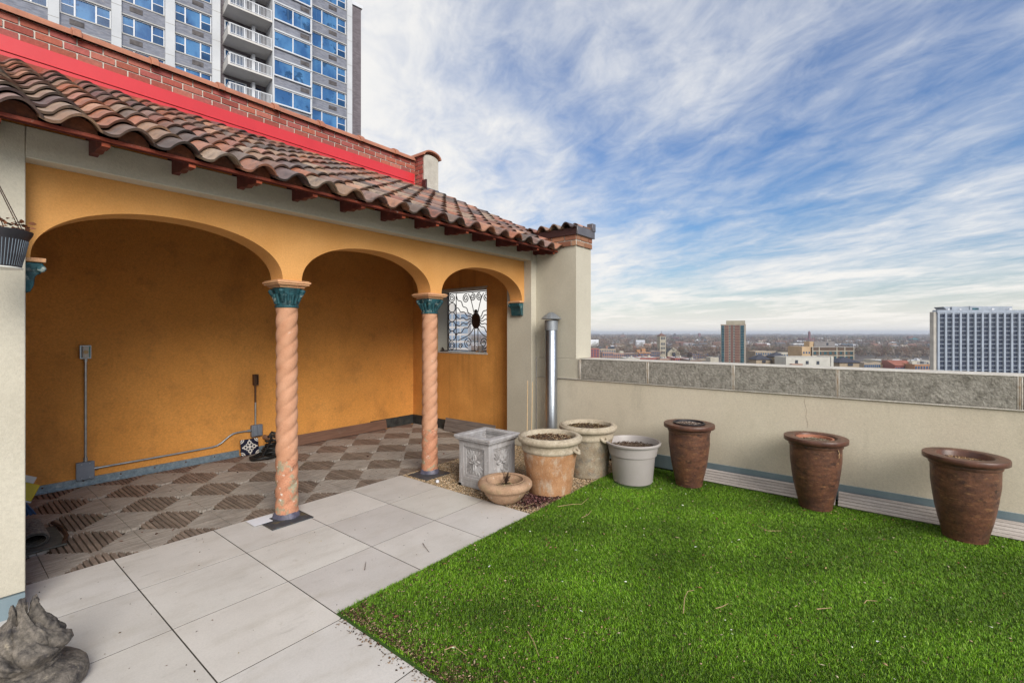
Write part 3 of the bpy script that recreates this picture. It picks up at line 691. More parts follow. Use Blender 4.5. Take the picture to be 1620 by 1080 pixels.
# skirtings inside
sk = MB(); sk.box(-.3, 6.432, -.004, 2.50, 6.448, .075); sk.box(2.72, 6.432, -.004, 2.87, 6.448, .075); sk.box(-.3, 6.408, -.004, 2.50, 6.432, .008)
sk.build('galvanised_skirting', mGalv, LG)
for k in range(9): MB().tube([(.12+.30*k, 6.433, .050), (.12+.30*k, 6.426, .050)], .008, 8).build('skirting_screw', mRust, LG)
MB().box(4.45, 6.425, -.004, 5.33, 6.447, .150).box(5.30, 4.80, -.004, 5.328, 6.425, .150).build('black_skirting', mBlackF, LG, bevel=.004)
def leanboard(name, label, cat, p0, p1, h, lean, th, m, grooves=0, z=0.0):
    """plank standing on edge from p0 to p1, its top leaning towards the wall by `lean` (vector)"""
    p0, p1 = Vector((*p0, z)), Vector((*p1, z)); u = (p1-p0); L_ = u.length; u.normalize()
    o = thing(name, label, cat, tuple(p0)); up = Vector((lean[0], lean[1], h)); w = up.normalized(); nn = u.cross(w)
    mb = MB(); n = max(1, grooves); hh = up.length/n
    for k in range(n):
        a = w*(k*hh+(.003 if grooves else 0)); b = w*((k+1)*hh-(.003 if grooves else 0)); vs = []
        for base in (a, b):
            for (s_, t_) in ((0, 0), (L_, 0), (L_, 1), (0, 1)): vs.append(tuple(p0+u*s_+base+nn*(th*t_)))
        mb.add(vs, [(0,3,2,1),(4,5,6,7),(0,1,5,4),(1,2,6,5),(2,3,7,6),(3,0,4,7)])
    if grooves:
        vs = []
        for base in (w*.004, w*(up.length-.004)):
            for (s_, t_) in ((.003, .25), (L_-.003, .25), (L_-.003, .75), (.003, .75)): vs.append(tuple(p0+u*s_+base+nn*(th*t_)))
        mb.add(vs, [(0,3,2,1),(4,5,6,7),(0,1,5,4),(1,2,6,5),(2,3,7,6),(3,0,4,7)])
    mb.build('plank', m, o, bevel=.001); return o
leanboard('deck_board', 'reddish brown grooved board leaning along the back wall', 'board', (2.90, 6.36), (4.72, 6.38), .145, (0, .04), .02, mBoardB, 4)
leanboard('deck_board', 'grey-brown board leaning against the end wall beside the square planter', 'board', (5.22, 5.55), (5.22, 4.50), .20, (.05, 0), .018, mBoardG, 3)

# ---- window grille
gr = MB(); GXP = 5.60
def gpt(y, z): return (GXP, y, z)
def bar(pts, r=.0088): gr.tube([gpt(*p) for p in pts], r, 6)
gy0, gy1, gz0, gz1 = WY0+.01, WY1-.015, WZ0+.02, WZ1-.025
def spiral(cy_, cz_, R0, turns, a0, sgn=1, r=.0075):
    pts = []
    n = int(18*turns)
    for i in range(n+1):
        t = i/n; a = a0+sgn*2*PI*turns*t; rad = R0*(1-.82*t); pts.append((cy_+rad*math.cos(a), cz_+rad*math.sin(a)))
    bar(pts, r)
yb = gy1-.20           # upright that divides off the narrow band
bar([(gy0, gz0), (gy0, gz1)], .008); bar([(gy1, gz0), (gy1, gz1)], .009); bar([(gy0, gz0), (gy1, gz0)], .008); bar([(gy0, gz1), (gy1, gz1)], .008); bar([(yb, gz0), (yb, gz1)], .008)
ym = (yb+gy1)/2; rad = .083; nz = 6; dz = (gz1-gz0)/nz
for k in range(nz):
    zc_ = gz0+dz*(k+.5)
    if k in (0, nz-1): spiral(ym, zc_, rad, 2.2, PI/2, -1)
    else: bar([(ym+.088*math.cos(2*PI*i/20), zc_+.080*math.sin(2*PI*i/20)) for i in range(21)], .0075)
my, mz = 5.21, 1.765     # medallion
bar([(my+.03, mz-.12), (my+.03, gz0)], .008); bar([(my-.045, mz-.12), (my-.045, gz0)], .008)
for ang_ in (160, 179, 198, 216, 26, 8, -10, -28, 42, 142):
    a = math.radians(ang_); pts = []
    L_ = 1.0
    for i in range(40):
        t = i/39; d_ = .09+t*.62; w_ = .016*math.sin(t*PI*7.5)*(1 if t > .05 else 0)
        y_ = my+d_*math.cos(a)-w_*math.sin(a); z_ = mz+d_*math.sin(a)+w_*math.cos(a)
        if not (gy0 < y_ < yb and gz0 < z_ < gz1): break
        pts.append((y_, z_))
    if len(pts) > 3: bar(pts, .0075)
for s_ in (1, -1):      # long S scrolls above and below the medallion
    def bez(p0, p1, p2, p3, n=16): return [tuple((1-t)**3*p0[i]+3*(1-t)**2*t*p1[i]+3*(1-t)*t*t*p2[i]+t**3*p3[i] for i in (0, 1)) for t in [k/n for k in range(n+1)]]
    bar(bez((my+s_*.04, mz+.12), (my+s_*.09, mz+.28), (my+s_*.10, gz1-.12), (my+s_*.17, gz1-.03)), .007)
    spiral(my+s_*.225, gz1-.10, .075, 1.9, PI/2+s_*.3, -s_); spiral(my+s_*.075, gz1-.085, .066, 1.9, PI/2-s_*.2, s_)
    bar(bez((my+s_*.05, mz-.12), (my+s_*.14, mz-.28), (my+s_*.30, gz0+.22), (my+s_*.40, gz0+.16)), .007)
    spiral(my+s_*.17, gz0+.13, .095, 1.7, -PI/2, s_, .007)
    spiral(my+s_*.35, gz0+.07, .05, 1.4, PI, -s_)
gr_o = gr.build('window_grille', mIron, LG, angle=60); gr_o['label'] = 'wrought iron sunburst grille with scrolls'
md = MB(); pts = [(my+.092*math.cos(2*PI*i/24), mz+.132*math.sin(2*PI*i/24)) for i in range(24)]
md.prism(pts, 'x', GXP-.012, GXP+.012); md.lathe([(.002,-.03),(.028,-.012),(.03,.01),(.018,.03),(.002,.032)], 12, (GXP, my, mz+.150))
md.build('medallion', mIron, gr_o, bevel=.004)

# ================================================================= things on the back wall
def onwall(x, z): return (x, 6.45, z)
t = thing('thermostat', 'square metal switch box with a cream button high on the orange wall', 'switch', (1.034, 6.45, 1.30))
MB().box(.990, 6.405, 1.300, .995, 6.449, 1.435).box(1.071, 6.405, 1.300, 1.076, 6.449, 1.435).box(.995, 6.405, 1.300, 1.071, 6.449, 1.306).box(.995, 6.405, 1.429, 1.071, 6.449, 1.435).box(.995, 6.440, 1.306, 1.071, 6.449, 1.429).build('metal_box', mConduit, t)
MB().box(1.008, 6.400, 1.312, 1.058, 6.430, 1.424).build('face_plate', mWhiteP, t, bevel=.003)
MB().box(1.059, 6.408, 1.318, 1.064, 6.432, 1.42).build('circuit_board', mGreenP, t)
MB().tube([(1.033, 6.402, 1.368), (1.033, 6.388, 1.368)], .019, 16).build('button', mCream, t)
MB().tube([(1.033, 6.41, 1.345), (1.033, 6.41, 1.3)], .008, 8).build('connector', mConduit, t)
c = thing('conduit', 'tall straight steel conduit rising to the cream-button switch box', 'conduit', (1.036, 6.43, .24))
MB().tube([(1.036, 6.432, .245), (1.036, 6.432, 1.30)], .0125, 10).build('pipe', mConduit, c)
MB().tube([(1.036, 6.432, .243), (1.036, 6.432, .285)], .018, 10).build('coupling', mConduit, c); MB().tube([(1.036, 6.432, 1.27), (1.036, 6.432, 1.298)], .018, 10).build('coupling', mConduit, c)
j = thing('junction_box', 'blank grey junction box low on the orange wall near the broom', 'electrical box', (1.03, 6.44, .07))
MB().box(.962, 6.395, .070, 1.096, 6.448, .242).build('housing', mBox, j, bevel=.004)
MB().box(.958, 6.388, .066, 1.100, 6.3945, .246).build('cover', mBox, j, bevel=.002)
for (x, z) in ((1.0, .225), (1.062, .225), (1.0, .087), (1.062, .087)): MB().tube([(x, 6.389, z), (x, 6.384, z)], .005, 8).build('screw', mConduit, j)
c = thing('conduit', 'long steel conduit running low along the wall with an upward bend', 'conduit', (1.1, 6.43, .16))
MB().tube([(1.10, 6.428, .158), (1.6, 6.428, .162), (2.19, 6.428, .170), (2.25, 6.428, .180), (2.30, 6.428, .205), (2.385, 6.428, .272), (2.43, 6.428, .295), (2.48, 6.428, .302), (2.64, 6.428, .302)], .0105, 10).build('pipe', mConduit, c)
MB().tube([(1.10, 6.428, .158), (1.135, 6.428, .158)], .017, 10).build('coupling', mConduit, c); MB().tube([(2.60, 6.428, .302), (2.635, 6.428, .302)], .017, 10).build('coupling', mConduit, c)
o_ = thing('outlet', 'grey weatherproof double outlet at the low end of the bent conduit', 'outlet', (2.71, 6.44, .215))
MB().box(2.640, 6.395, .218, 2.775, 6.448, .368).build('housing', mBox, o_, bevel=.004)
MB().box(2.655, 6.382, .228, 2.708, 6.3945, .358).build('flap_cover', mBox, o_, bevel=.006, seg=2)
MB().box(2.712, 6.382, .228, 2.765, 6.3945, .358).build('flap_cover', mBox, o_, bevel=.006, seg=2)
c = thing('conduit', 'short stained conduit rising from the double outlet', 'conduit', (2.70, 6.43, .37))
MB().tube([(2.697, 6.430, .37), (2.697, 6.430, .66)], .011, 10).build('pipe', mConduit, c)
MB().tube([(2.697, 6.430, .66), (2.697, 6.430, .90)], .011, 10).build('rusty_length', mRust, c)
bx_ = thing('switch_box', 'narrow rusty open switch box above the double outlet', 'electrical box', (2.70, 6.43, .89))
MB().box(2.668, 6.395, .885, 2.674, 6.449, 1.025).box(2.718, 6.395, .885, 2.724, 6.449, 1.025).box(2.674, 6.395, .885, 2.718, 6.449, .892).box(2.674, 6.395, 1.018, 2.718, 6.449, 1.025).box(2.674, 6.442, .892, 2.718, 6.449, 1.018).build('housing', mRust, bx_)
# patterned tile leaning on the wall
tl = thing('patterned_tile', 'black and white ornamental tile leaning on the galvanised skirting', 'tile', (2.61, 6.38, .005))
TS = .215; x0_ = 2.503
tilt = Matrix.Translation((x0_, 6.365, .004)) @ Matrix.Rotation(math.radians(-12), 4, 'X')
tb = MB(); tb.tf = tilt; tb.box(0, 0, 0, TS, .010, .165*1.22); tb.build('tile_body', mTileK, tl)
pt = MB(); pt.tf = tilt
H_ = .165*1.22
def ring(cx_, cz_, r0, r1, a0=0, a1=2*PI, n=20, y=-.0012):
    vs = []; fs = []
    for k in range(n+1):
        a = a0+(a1-a0)*k/n
        vs += [(cx_+r0*math.cos(a), y, cz_+r0*math.sin(a)), (cx_+r1*math.cos(a), y, cz_+r1*math.sin(a))]
    for k in range(n): fs.append((2*k, 2*k+2, 2*k+3, 2*k+1))
    pt.add(vs, fs)
m_ = TS/2; q = .052
def tpt(cx_, cz_): return cx_, cz_
for (sx, sz) in ((1, 0), (-1, 0), (0, 1), (0, -1)):
    cx_, cz_ = m_+sx*.052, H_/2+sz*.052
    ring(cx_, cz_, .013, .027); ring(m_+sx*.086, H_/2+sz*.086, .0, .009, n=10)
for (sx, sz) in ((1, 1), (1, -1), (-1, 1), (-1, -1)):
    cx_, cz_ = m_+sx*.107, H_/2+sz*.100
    a = math.atan2(-sz, -sx)
    ring(cx_, cz_, .034, .046, a-PI/4, a+PI/4); ring(cx_, cz_, .012, .026, a-PI/4, a+PI/4)
    ring(m_+sx*.036, H_/2+sz*.036, .0, .0085, n=8)
ring(m_, H_/2, 0, .020, n=4); ring(m_, H_/2, .022, .028, n=4)
pt.build('white_pattern', mTileW, tl)
# pipe stub with valve
p_ = thing('drain_pipe_stub', 'capped copper-coloured pipe stub poking out of the wall by the near column', 'pipe', (2.85, 6.40, .17))
MB().tube([(2.82, 6.45, .185), (2.82, 6.24, .175)], .030, 16).build('pipe', mCopper, p_)
MB().tube([(2.82, 6.25, .175), (2.82, 6.20, .174)], .038, 16).build('cap', mAbacus, p_, bevel=.003)
v_ = thing('hose_valve', 'corroded hose valve on the wall half behind the near column', 'valve', (2.98, 6.40, .2))
MB().tube([(2.90, 6.44, .215), (2.95, 6.38, .215), (3.02, 6.36, .215)], .018, 10).tube([(2.985, 6.37, .215), (2.985, 6.37, .26)], .012, 10).build('body', mBrassV, v_)
MB().tube([(3.03, 6.36, .215), (3.04, 6.30, .17)], .025, 12).build('spout', mCopper, v_)
# black hose coil with bag
hs_ = thing('coiled_hose', 'coil of black hose heaped on the deck behind the near column', 'hose', (2.72, 6.12, 0))
hb = MB()
def coil(cx_, cy_, z, rx, ry, turns, tz, r=.014, ph=0, tl_=0.0):
    pts = []
    for i in range(int(28*turns)+1):
        a = ph+2*PI*i/28; k = i/(28*turns)
        pts.append((cx_+(rx+.02*math.sin(2.3*a))*math.cos(a), cy_+(ry+.02*math.cos(1.7*a))*math.sin(a), z+tz*k+tl_*math.cos(a)+.006*math.sin(5*a)))
    hb.tube(pts, r, 8)
coil(2.66, 6.07, .016, .155, .12, 1.9, .02); coil(2.78, 6.12, .05, .11, .10, 2.6, .06, ph=1.0); coil(2.80, 6.16, .13, .075, .05, 2.0, .10, ph=2)
hb.tube([(2.80, 6.16, .18), (2.76, 6.18, .25), (2.80, 6.20, .285), (2.86, 6.19, .26), (2.88, 6.15, .18)], .013, 8)
hb.tube([(2.60, 6.02, .03), (2.70, 6.08, .13), (2.78, 6.15, .24)], .013, 8)
hb.build('hose', mCable, hs_, angle=60)
hb = MB(); hb.lathe([(.10,.0),(.13,.03),(.12,.09),(.08,.14),(.03,.17)], 18, (2.82, 6.10, .0), rf=lambda r, z, t: r*(1+.14*math.sin(3*t+9*z)+.08*math.sin(7*t))); hb.build('heap', mCable, hs_)
# left corner: rolled mats, broom, yellow dustpan
def rolled(name, label, cy_, cx_, r, L_, z, sgn=1, half=1.0):
    o = thing(name, label, 'doormat', (cx_, cy_, 0), 0, 'rolled grey mats')
    mb = MB(); vs = []; fs = []
    n = 44; th = .010; K2 = 60
    prof_ = []
    for i in range(n+1):
        a = -PI/2+sgn*(-2*PI*1.15*i/n); rad = r*(1-.20*i/n)
        prof_.append((math.cos(a)*rad*half, math.sin(a)*rad+r))
    for k in range(K2+1):
        y = cy_+L_*k/K2; bul = .011*abs(math.sin(PI*k/K2*9))
        for (px_, pz_) in prof_:
            d_ = math.hypot(px_, pz_-r); s_ = (d_+bul)/d_
            vs.append((cx_+px_*s_, y, z+(pz_-r)*s_+r))
        mb.c += []
    for k in range(K2):
        for i in range(n): a = k*(n+1)+i; fs.append((a, a+1, a+n+2, a+n+1))
    mb.v = vs; mb.f = fs
    cc = []
    for k in range(K2+1):
        sh_ = .35+.9*abs(math.sin(PI*k/K2*9)); cc += [(sh_, sh_, sh_*.97, 1)]*(n+1)
    mb.c = cc
    ob = mb.build('pile', mMat, o, angle=80)
    sol = ob.modifiers.new('Solid', 'SOLIDIFY'); sol.thickness = th; sol.offset = 1
    mb2 = MB(); mb2.v = [(v[0], v[1]-.001 if j_ < n+1 else v[1], v[2]) for j_, v in enumerate(vs)]
    e = MB(); e.tube([(cx_+p[0], cy_-.002, z+p[1]) for p in prof_], .0024, 5); e.build('edge_binding', mMatBack, o)
rolled('rolled_mat', 'rolled grey ribbed mat squashed flat, the outer one of two', 4.80, .50, .046, .42, .016, 1, 1.5)
rolled('rolled_mat', 'rolled grey ribbed mat lying partly behind the front pier', 4.86, .375, .060, .42, .028, 1, 1.25)
o_ = thing('flat_mat', 'dark-edged flat grey mat under the two rolled mats', 'doormat', (.40, 5.0, 0))
MB().box(.05, 4.72, .001, .66, 5.24, .012).build('pile', mMatBack, o_, bevel=.003)
MB().tube([(.645, 4.74, .02), (.675, 4.86, .03), (.672, 5.05, .04), (.64, 5.2, .05)], .014, 7).build('fringe', mIron, o_)
br = thing('broom', 'blue bristled broom head standing behind the rolled mats', 'broom', (.44, 5.55, 0))
bm_ = MB()
for k in range(150):
    u = random.uniform(-1, 1); w_ = random.uniform(-1, 1)
    bm_.tube([(.44+u*.06, 5.50+w_*.02, .215), (.47+u*.11, 5.48+w_*.035, .075)], .0032, 3)
bm_.build('bristles', mBlueBr, br)
MB().box(.37, 5.47, .210, .51, 5.53, .245).build('head', mBlueBr, br, bevel=.006)
MB().tube([(.47, 5.50, .21), (.20, 5.62, 1.10)], .011, 8).build('handle', mWood, br)
dp = thing('dustpan', 'yellow dustpan tilted behind the blue broom', 'dustpan', (.5, 5.9, 0))
db = MB(); db.tf = Matrix.Translation((.505, 5.72, .235)) @ Matrix.Rotation(math.radians(28), 4, 'Y') @ Matrix.Rotation(math.radians(-20), 4, 'X')
db.box(-.15, 0, -.07, .11, .012, .07); db.build('pan', mYellow, dp, bevel=.004)
db2 = MB(); db2.tf = db.tf; db2.box(-.15, -.004, -.082, .11, .016, -.071); db2.build('lip', mWhiteP, dp)
db3 = MB(); db3.tf = db.tf; db3.box(-.10, .0, .071, .06, .013, .125); db3.build('label_strip', mWhiteP, dp)
# window sill items
w1 = thing('sill_pot', 'small pale pot with orange feet on the window sill', 'pot', (5.46, 5.03, WZ0+.003))
MB().lathe([(.034,.0),(.040,.02),(.048,.07),(.052,.085),(.052,.095),(.044,.095),(.040,.06)], 20, (5.50, 5.01, WZ0+.010)).build('bowl', mGreyPl, w1)
MB().tube([(5.47, 4.93, WZ0+.012), (5.485, 4.97, WZ0+.022), (5.50, 5.01, WZ0+.012), (5.49, 5.05, WZ0+.022), (5.47, 5.09, WZ0+.010)], .009, 6).build('feet', mAbacus, w1)
w2 = thing('sill_bracket', 'small dark iron latch at the left corner of the window sill', 'latch', (5.50, 5.84, WZ0+.003))
MB().tube([(5.50, 5.87, WZ0+.03), (5.46, 5.85, WZ0+.06), (5.43, 5.80, WZ0+.05), (5.43, 5.78, WZ0+.012)], .011, 7).box(5.42, 5.76, WZ0+.003, 5.50, 5.86, WZ0+.022).build('latch_body', mIron, w2)

# ================================================================= hanging basket
HX, HYY = .215, 3.335; zt = 2.055
hb_ = thing('hanging_basket', 'black ribbed hanging basket of dead leaves under the eave', 'hanging basket', (HX, HYY, zt-.175))
R1 = .122
MB().lathe([(.082, zt-.178), (.086, zt-.176), (.098, zt-.12), (.110, zt-.045), (.112, zt-.038), (.126, zt-.012), (.128, zt), (.120, zt), (.108, zt-.03)], 48, (HX, HYY, 0)).build('pot', mBlackPl, hb_, angle=45)
rb = MB()
for k in range(56):
    a = 2*PI*k/56
    rb.tube([(HX+.0865*math.cos(a), HYY+.0865*math.sin(a), zt-.17), (HX+.099*math.cos(a), HYY+.099*math.sin(a), zt-.11), (HX+.1105*math.cos(a), HYY+.1105*math.sin(a), zt-.045)], .0017, 4)
rb.build('ribs', mRib, hb_)
MB().lathe([(.092, zt-.182), (.092, zt-.176)], 32, (HX, HYY, 0)).build('saucer', mWhiteP, hb_)
lf = MB()
for k in range(120):
    a = random.uniform(0, 2*PI); r_ = .118*math.sqrt(random.random()); x, y, z = HX+r_*math.cos(a), HYY+r_*math.sin(a), zt+random.uniform(-.01, .055)
    lf.tf = Matrix.Translation((x, y, z)) @ Matrix.Rotation(random.uniform(0, 6), 4, 'Z') @ Matrix.Rotation(random.uniform(-1.2, 1.2), 4, 'X')
    s_ = random.uniform(.012, .024)
    lf.add([(0,0,0),(s_*.5,s_*.4,.004),(s_*1.2,s_*.3,-.002),(s_*1.6,0,.003),(s_,-s_*.4,.005),(s_*.4,-s_*.35,0)], [(0,1,2,3,4,5)])
lf.build('dead_leaves', mLeaf, hb_)
hk = MB(); top = (.10, 3.40, 2.63)
for k in range(3):
    a = math.radians(-52+120*k); hk.tube([(HX+.118*math.cos(a), HYY+.118*math.sin(a), zt-.005), top], .0022, 5)
a = math.radians(-45); hk.tube([(HX+.118*math.cos(a), HYY+.118*math.sin(a), zt-.005), top], .0022, 5)
hk.build('hanger_cords', mIron, hb_)

# ================================================================= parapet and its coping
PA = thing('parapet_wall', 'beige stuccoed parapet with rough stone coping along the terrace edge', 'wall', (5.4, 0, 0))
MB().box(5.262, -9, .165, 5.60, 3.755, .962).build('stucco_wall', mStuccoP, PA, bevel=.003)
MB().box(5.262, 3.068, .966, 5.60, 3.755, 1.228).build('stucco_end', mStucco, PA, bevel=.003)
MB().box(5.268, -9, -.6, 5.60, 3.755, .163).build('wall_base', mBlackF, PA)
MB().box(5.243, -9, .028, 5.266, 3.755, .172).build('flashing', mGalvBlue, PA)
js = [3.066, 2.162, 1.238, .343, -.812, -1.95, -3.1, -4.3, -5.5, -6.7, -9]
for k in range(len(js)-1):
    a, b = js[k], js[k+1]
    MB().box(5.249, b+.014, .975, 5.602, a-.014, 1.222).build('coping_block', mConc, PA, bevel=.006, seg=2)
    for (u0, u1, m__) in ((a-.015, a-.007, mCaulk), (a+.007, a+.015, mCaulk), (a-.006, a+.006, mCaulkTan)):
        MB().box(5.246, u0, .972, 5.604, u1, 1.226).build('caulk_joint', m__, PA, bevel=.003)
tp = MB(); tp.box(5.246, -9, 1.2225, 5.606, 3.066, 1.2325)
n_ = 150
tp.build('coping_skim', mConcTop, PA, bevel=.004)
MB().box(5.247, -9, .960, 5.266, 3.755, .974).build('mortar_bead', mConcTop, PA, bevel=.004)
MB().tube([(5.262, .60-.004, .955), (5.262, .605, .90), (5.262, .585, .83), (5.262, .592, .76), (5.262, .575, .70), (5.262, .58, .66)], .0016, 4).build('hairline_crack', mCaulkTan, PA)
# whitewashed boards along the foot of the parapet
for (ya, yb_, lab) in ((1.62, .35, 'whitewashed grooved board along the parapet foot between the two farther rusty pots'), (.33, -.95, 'whitewashed grooved board along the parapet foot between the two nearer rusty pots'), (-.97, -2.6, 'whitewashed grooved board along the parapet foot right of the nearest rusty pot')):
    leanboard('grooved_board', lab, 'board', (5.105, ya), (5.105, yb_), .108, (.105, 0), .022, mBoardW, 5, z=.004)

# ================================================================= brick wall behind the roof
BW = thing('brick_parapet_wall', 'red brick wall with red metal flashing and clay coping above the tiled roof', 'wall', (2.5, 6.5, 3.9))
MB().box(-3.6, 6.412, 3.98, 5.335, 6.62, 4.548).build('wall_core', mMortar, BW)
bk = MB(); bricks(bk, None, Vector((-3.6, 6.412, 4.242)), Vector((1, 0, 0)), Vector((0, -1, 0)), 8.93, 4)
bk.build('brickwork', mBrick, BW, bevel=.0015)
mf = MB(); mf.box(-3.6, 6.372, 4.175, 5.300, 6.392, 4.315); mf.box(-3.6, 6.362, 4.165, 5.300, 6.371, 4.180); mf.box(-3.6, 6.366, 4.090, 5.300, 6.385, 4.158); mf.prism([(6.392,4.315),(6.412,4.335),(6.412,4.32),(6.392,4.30)], 'x', -3.6, 5.30)
rf_o = mf.build('red_flashing', mRedMetal, BW, bevel=.002)
for xx in (-1.9, .06, 2.45, 4.1): MB().box(xx, 6.3695, 4.181, xx+.018, 6.3722, 4.314).build('lap_seam', mRedMetal, rf_o)
colx = [.951-.65*k for k in range(7, 0, -1)]+[.951, 1.595, 2.266, 2.928, 3.573, 4.241, 4.903, 5.30]
for k in range(len(colx)-1):
    a, b = colx[k], colx[k+1]
    vs = []; fs = []; n = 14
    for x in (a, b):
        for i in range(n+1):
            t_ = PI*i/n; vs.append((x, 6.475-.115*math.cos(t_)-.01, 4.538+.095*math.sin(t_)))
    for i in range(n): fs.append((i, i+1, n+2+i, n+1+i))
    fs += [tuple(range(n+1))[::-1], tuple(range(n+1, 2*n+2))]
    ct = MB().add(vs, fs)
    ct_o = ct.build('coping_tile', mCopClay, BW, angle=50)
    vs = []; 
    for x in (a-.028, a+.045):
        for i in range(n+1):
            t_ = PI*i/n; q_ = .030
            vs.append((x, 6.475-(.115+q_)*math.cos(t_)-.01, 4.528+(.095+q_)*math.sin(t_)))
    MB().add(vs, fs).build('collar', mCopClay, ct_o, bevel=.008, seg=2, angle=50)
# end pier (raised party wall) with brick cheek, pale render end and curved clay cap
ep = MB(); ep.box(5.345, 6.186, 3.85, 5.655, 6.62, 4.60); ep.build('end_pier_core', mMortar, BW)
eb = MB(); bricks(eb, None, Vector((5.345, 6.412, 4.07)), Vector((0, -1, 0)), Vector((-1, 0, 0)), .226, 7); eb.build('pier_brickwork', mBrick, BW, bevel=.0015)
er = MB(); pp = [(5.330, 3.95), (5.655, 3.95), (5.655, 4.57)]
for i in range(13):
    t_ = PI*i/12; pp.append((5.4925+.1625*math.cos(t_), 4.575+.065*math.sin(t_)))
pp.append((5.330, 4.57)); er.prism(pp, 'y', 6.165, 6.186); er.build('rendered_end', mCream2, BW)
cp_ = MB(); n = 16; ro, ri = .205, .178; vs = []; fs = []
for y in (6.125, 6.62):
    for (rr2, hh) in ((ro, .115), (ri, .090)):
        for i in range(n+1):
            t_ = PI*i/n; vs.append((5.4925+rr2*math.cos(t_), y, 4.60+hh*math.sin(t_)))
m1 = n+1
for i in range(n):
    fs += [(i, i+1, 2*m1+i+1, 2*m1+i), (m1+i+1, m1+i, 3*m1+i, 3*m1+i+1), (i+1, i, m1+i, m1+i+1), (2*m1+i, 2*m1+i+1, 3*m1+i+1, 3*m1+i)]
fs += [(0, 2*m1, 3*m1, m1), (n, m1+n, 3*m1+n, 2*m1+n)]
cp_.add(vs, fs); cp_.build('pier_cap', mCopClay, BW, angle=50)
MB().box(5.312, 6.10, 3.98, 5.343, 6.20, 4.18).build('brown_flashing', mTin, BW, bevel=.004)
MB().prism([(5.33, 3.93), (5.68, 3.93), (5.658, 4.06), (5.33, 4.06)], 'y', 6.150, 6.163).build('pier_flashing', mTinG, BW)

# ================================================================= vent duct, bamboo
vd = thing('vent_duct', 'tall shiny steel vent pipe with a conical cap against the wall', 'vent', (5.13, 3.43, 0))
vx, vy = 5.135, 3.43
MB().lathe([(.081, -.01), (.081, 1.62), (.079, 1.622)], 36, (vx, vy, 0)).build('duct', mDuct, vd, angle=50)
MB().lathe([(.087, 1.60), (.087, 1.725), (.070, 1.73)], 32, (vx, vy, 0)).build('collar', mDuctCap, vd, angle=50)
MB().lathe([(.130, 1.745), (.132, 1.752), (.075, 1.800), (.025, 1.832), (.004, 1.838)], 48, (vx, vy, 0), rf=lambda r, z, t: r+(.004*math.cos(12*t) if .02 < r < .12 else 0)).build('cap', mDuctCap, vd, angle=30)
for (p0, p1, lab) in (((4.72, 3.52, 0), (4.98, 3.70, .93), 'taller thin bamboo cane leaning in the corner behind the planters'), ((4.78, 3.50, 0), (4.98, 3.62, .92), 'second thin bamboo cane leaning beside the taller one')):
    b_ = thing('bamboo_cane', lab, 'cane', p0, 0, 'bamboo canes'); q0, q1 = Vector(p0), Vector(p1)
    cb = MB(); cb.tube([q0, q1], .0052, 7)
    for k in (.2, .42, .63, .85): pm = q0+(q1-q0)*k; cb.tube([pm-(q1-q0)*.004, pm+(q1-q0)*.004], .0068, 7)
    cb.build('stem', mWood, b_)

# ================================================================= pots
def place(px, f): return at(px, f)
def soil(par, cx_, cy_, z, r, n, cols, size=.014, dome=.01):
    sd = MB(); prof_ = [(r*k/6, z+dome*(1-(k/6)**2)) for k in range(6, 0, -1)]+[(.001, z+dome)]
    sd.lathe(prof_, 28, (cx_, cy_, 0), cap=False, rf=lambda rr, zz, t: rr); s_o = sd.build('soil', mSoil, par)
    V, F, C = chips(cx_, cy_, z+dome*.6, r*.97, n, size, .35, cols)
    o = mkobj('bark_chips', V, F, mChip, s_o, cols=C); return s_o
BARK2 = ['#6b5442', '#8d745e', '#4a382c', '#a8927a', '#7a6450', '#c2b098']
BARK = ['#3b2419', '#5a3a28', '#8a6c52', '#2a1a13', '#b79c80', '#6f4a34', '#4a2f22']
def rust_pot(px, f, label, insert, wm=1.0):
    x, y = place(px, f); o = thing('rust_pot', label, 'plant pot', (x, y, .012), 0, 'three rust-brown glazed pots')
    pr = [(.120,0),(.128,.004),(.138,.06),(.156,.14),(.173,.225),(.186,.31),(.196,.42),(.199,.52),(.198,.548),(.206,.552),(.209,.562),(.209,.572),(.214,.575),(.216,.590),(.196,.592)]
    MB().lathe([(r*wm, z) for r, z in pr], 56, (x, y, .012), cap=False, rf=lambda r, z, t: r+.0013*math.sin(2*t+z*9)+.0012*math.sin(z*95)).build('body', mRustPot, o, angle=40)
    ri = .162 if insert != 'black' else .150
    MB().lathe([(ri, .560), (.200*wm, .585), (.242*wm, .588), (.2462*wm, .592), (.2468*wm, .622), (.2435*wm, .6275), (.20*wm, .628), (ri+.005, .6275), (ri, .623), (ri-.003, .50)], 64, (x, y, .012), cap=False).build('rim', mRustRim, o, angle=50)
    if insert == 'black':
        MB().lathe([(.136,.52),(.144,.630),(.154,.634),(.154,.640),(.142,.640),(.136,.60)], 40, (x, y, .012), cap=False).build('black_liner', mBlackPl, o); zz = .612; rs_ = .138
    elif insert == 'terracotta':
        MB().lathe([(.122,.50),(.134,.606),(.146,.610),(.146,.619),(.132,.619),(.122,.57)], 40, (x-.006, y+.004, .012), cap=False).build('terracotta_liner', mCopClay, o); zz = .585; rs_ = .124
    else: zz = .575; rs_ = .159
    soil(o, x, y, .012+zz, rs_, 900, BARK2, .011)
    return o, x, y
rust_pot(1090, 4.80, 'farthest rusty brown pot with a black liner, next to the grey plastic pot', 'black')
r2, x2_, y2_ = rust_pot(1290, 4.18, 'middle rusty brown pot with a terracotta liner in its mouth', 'terracotta')
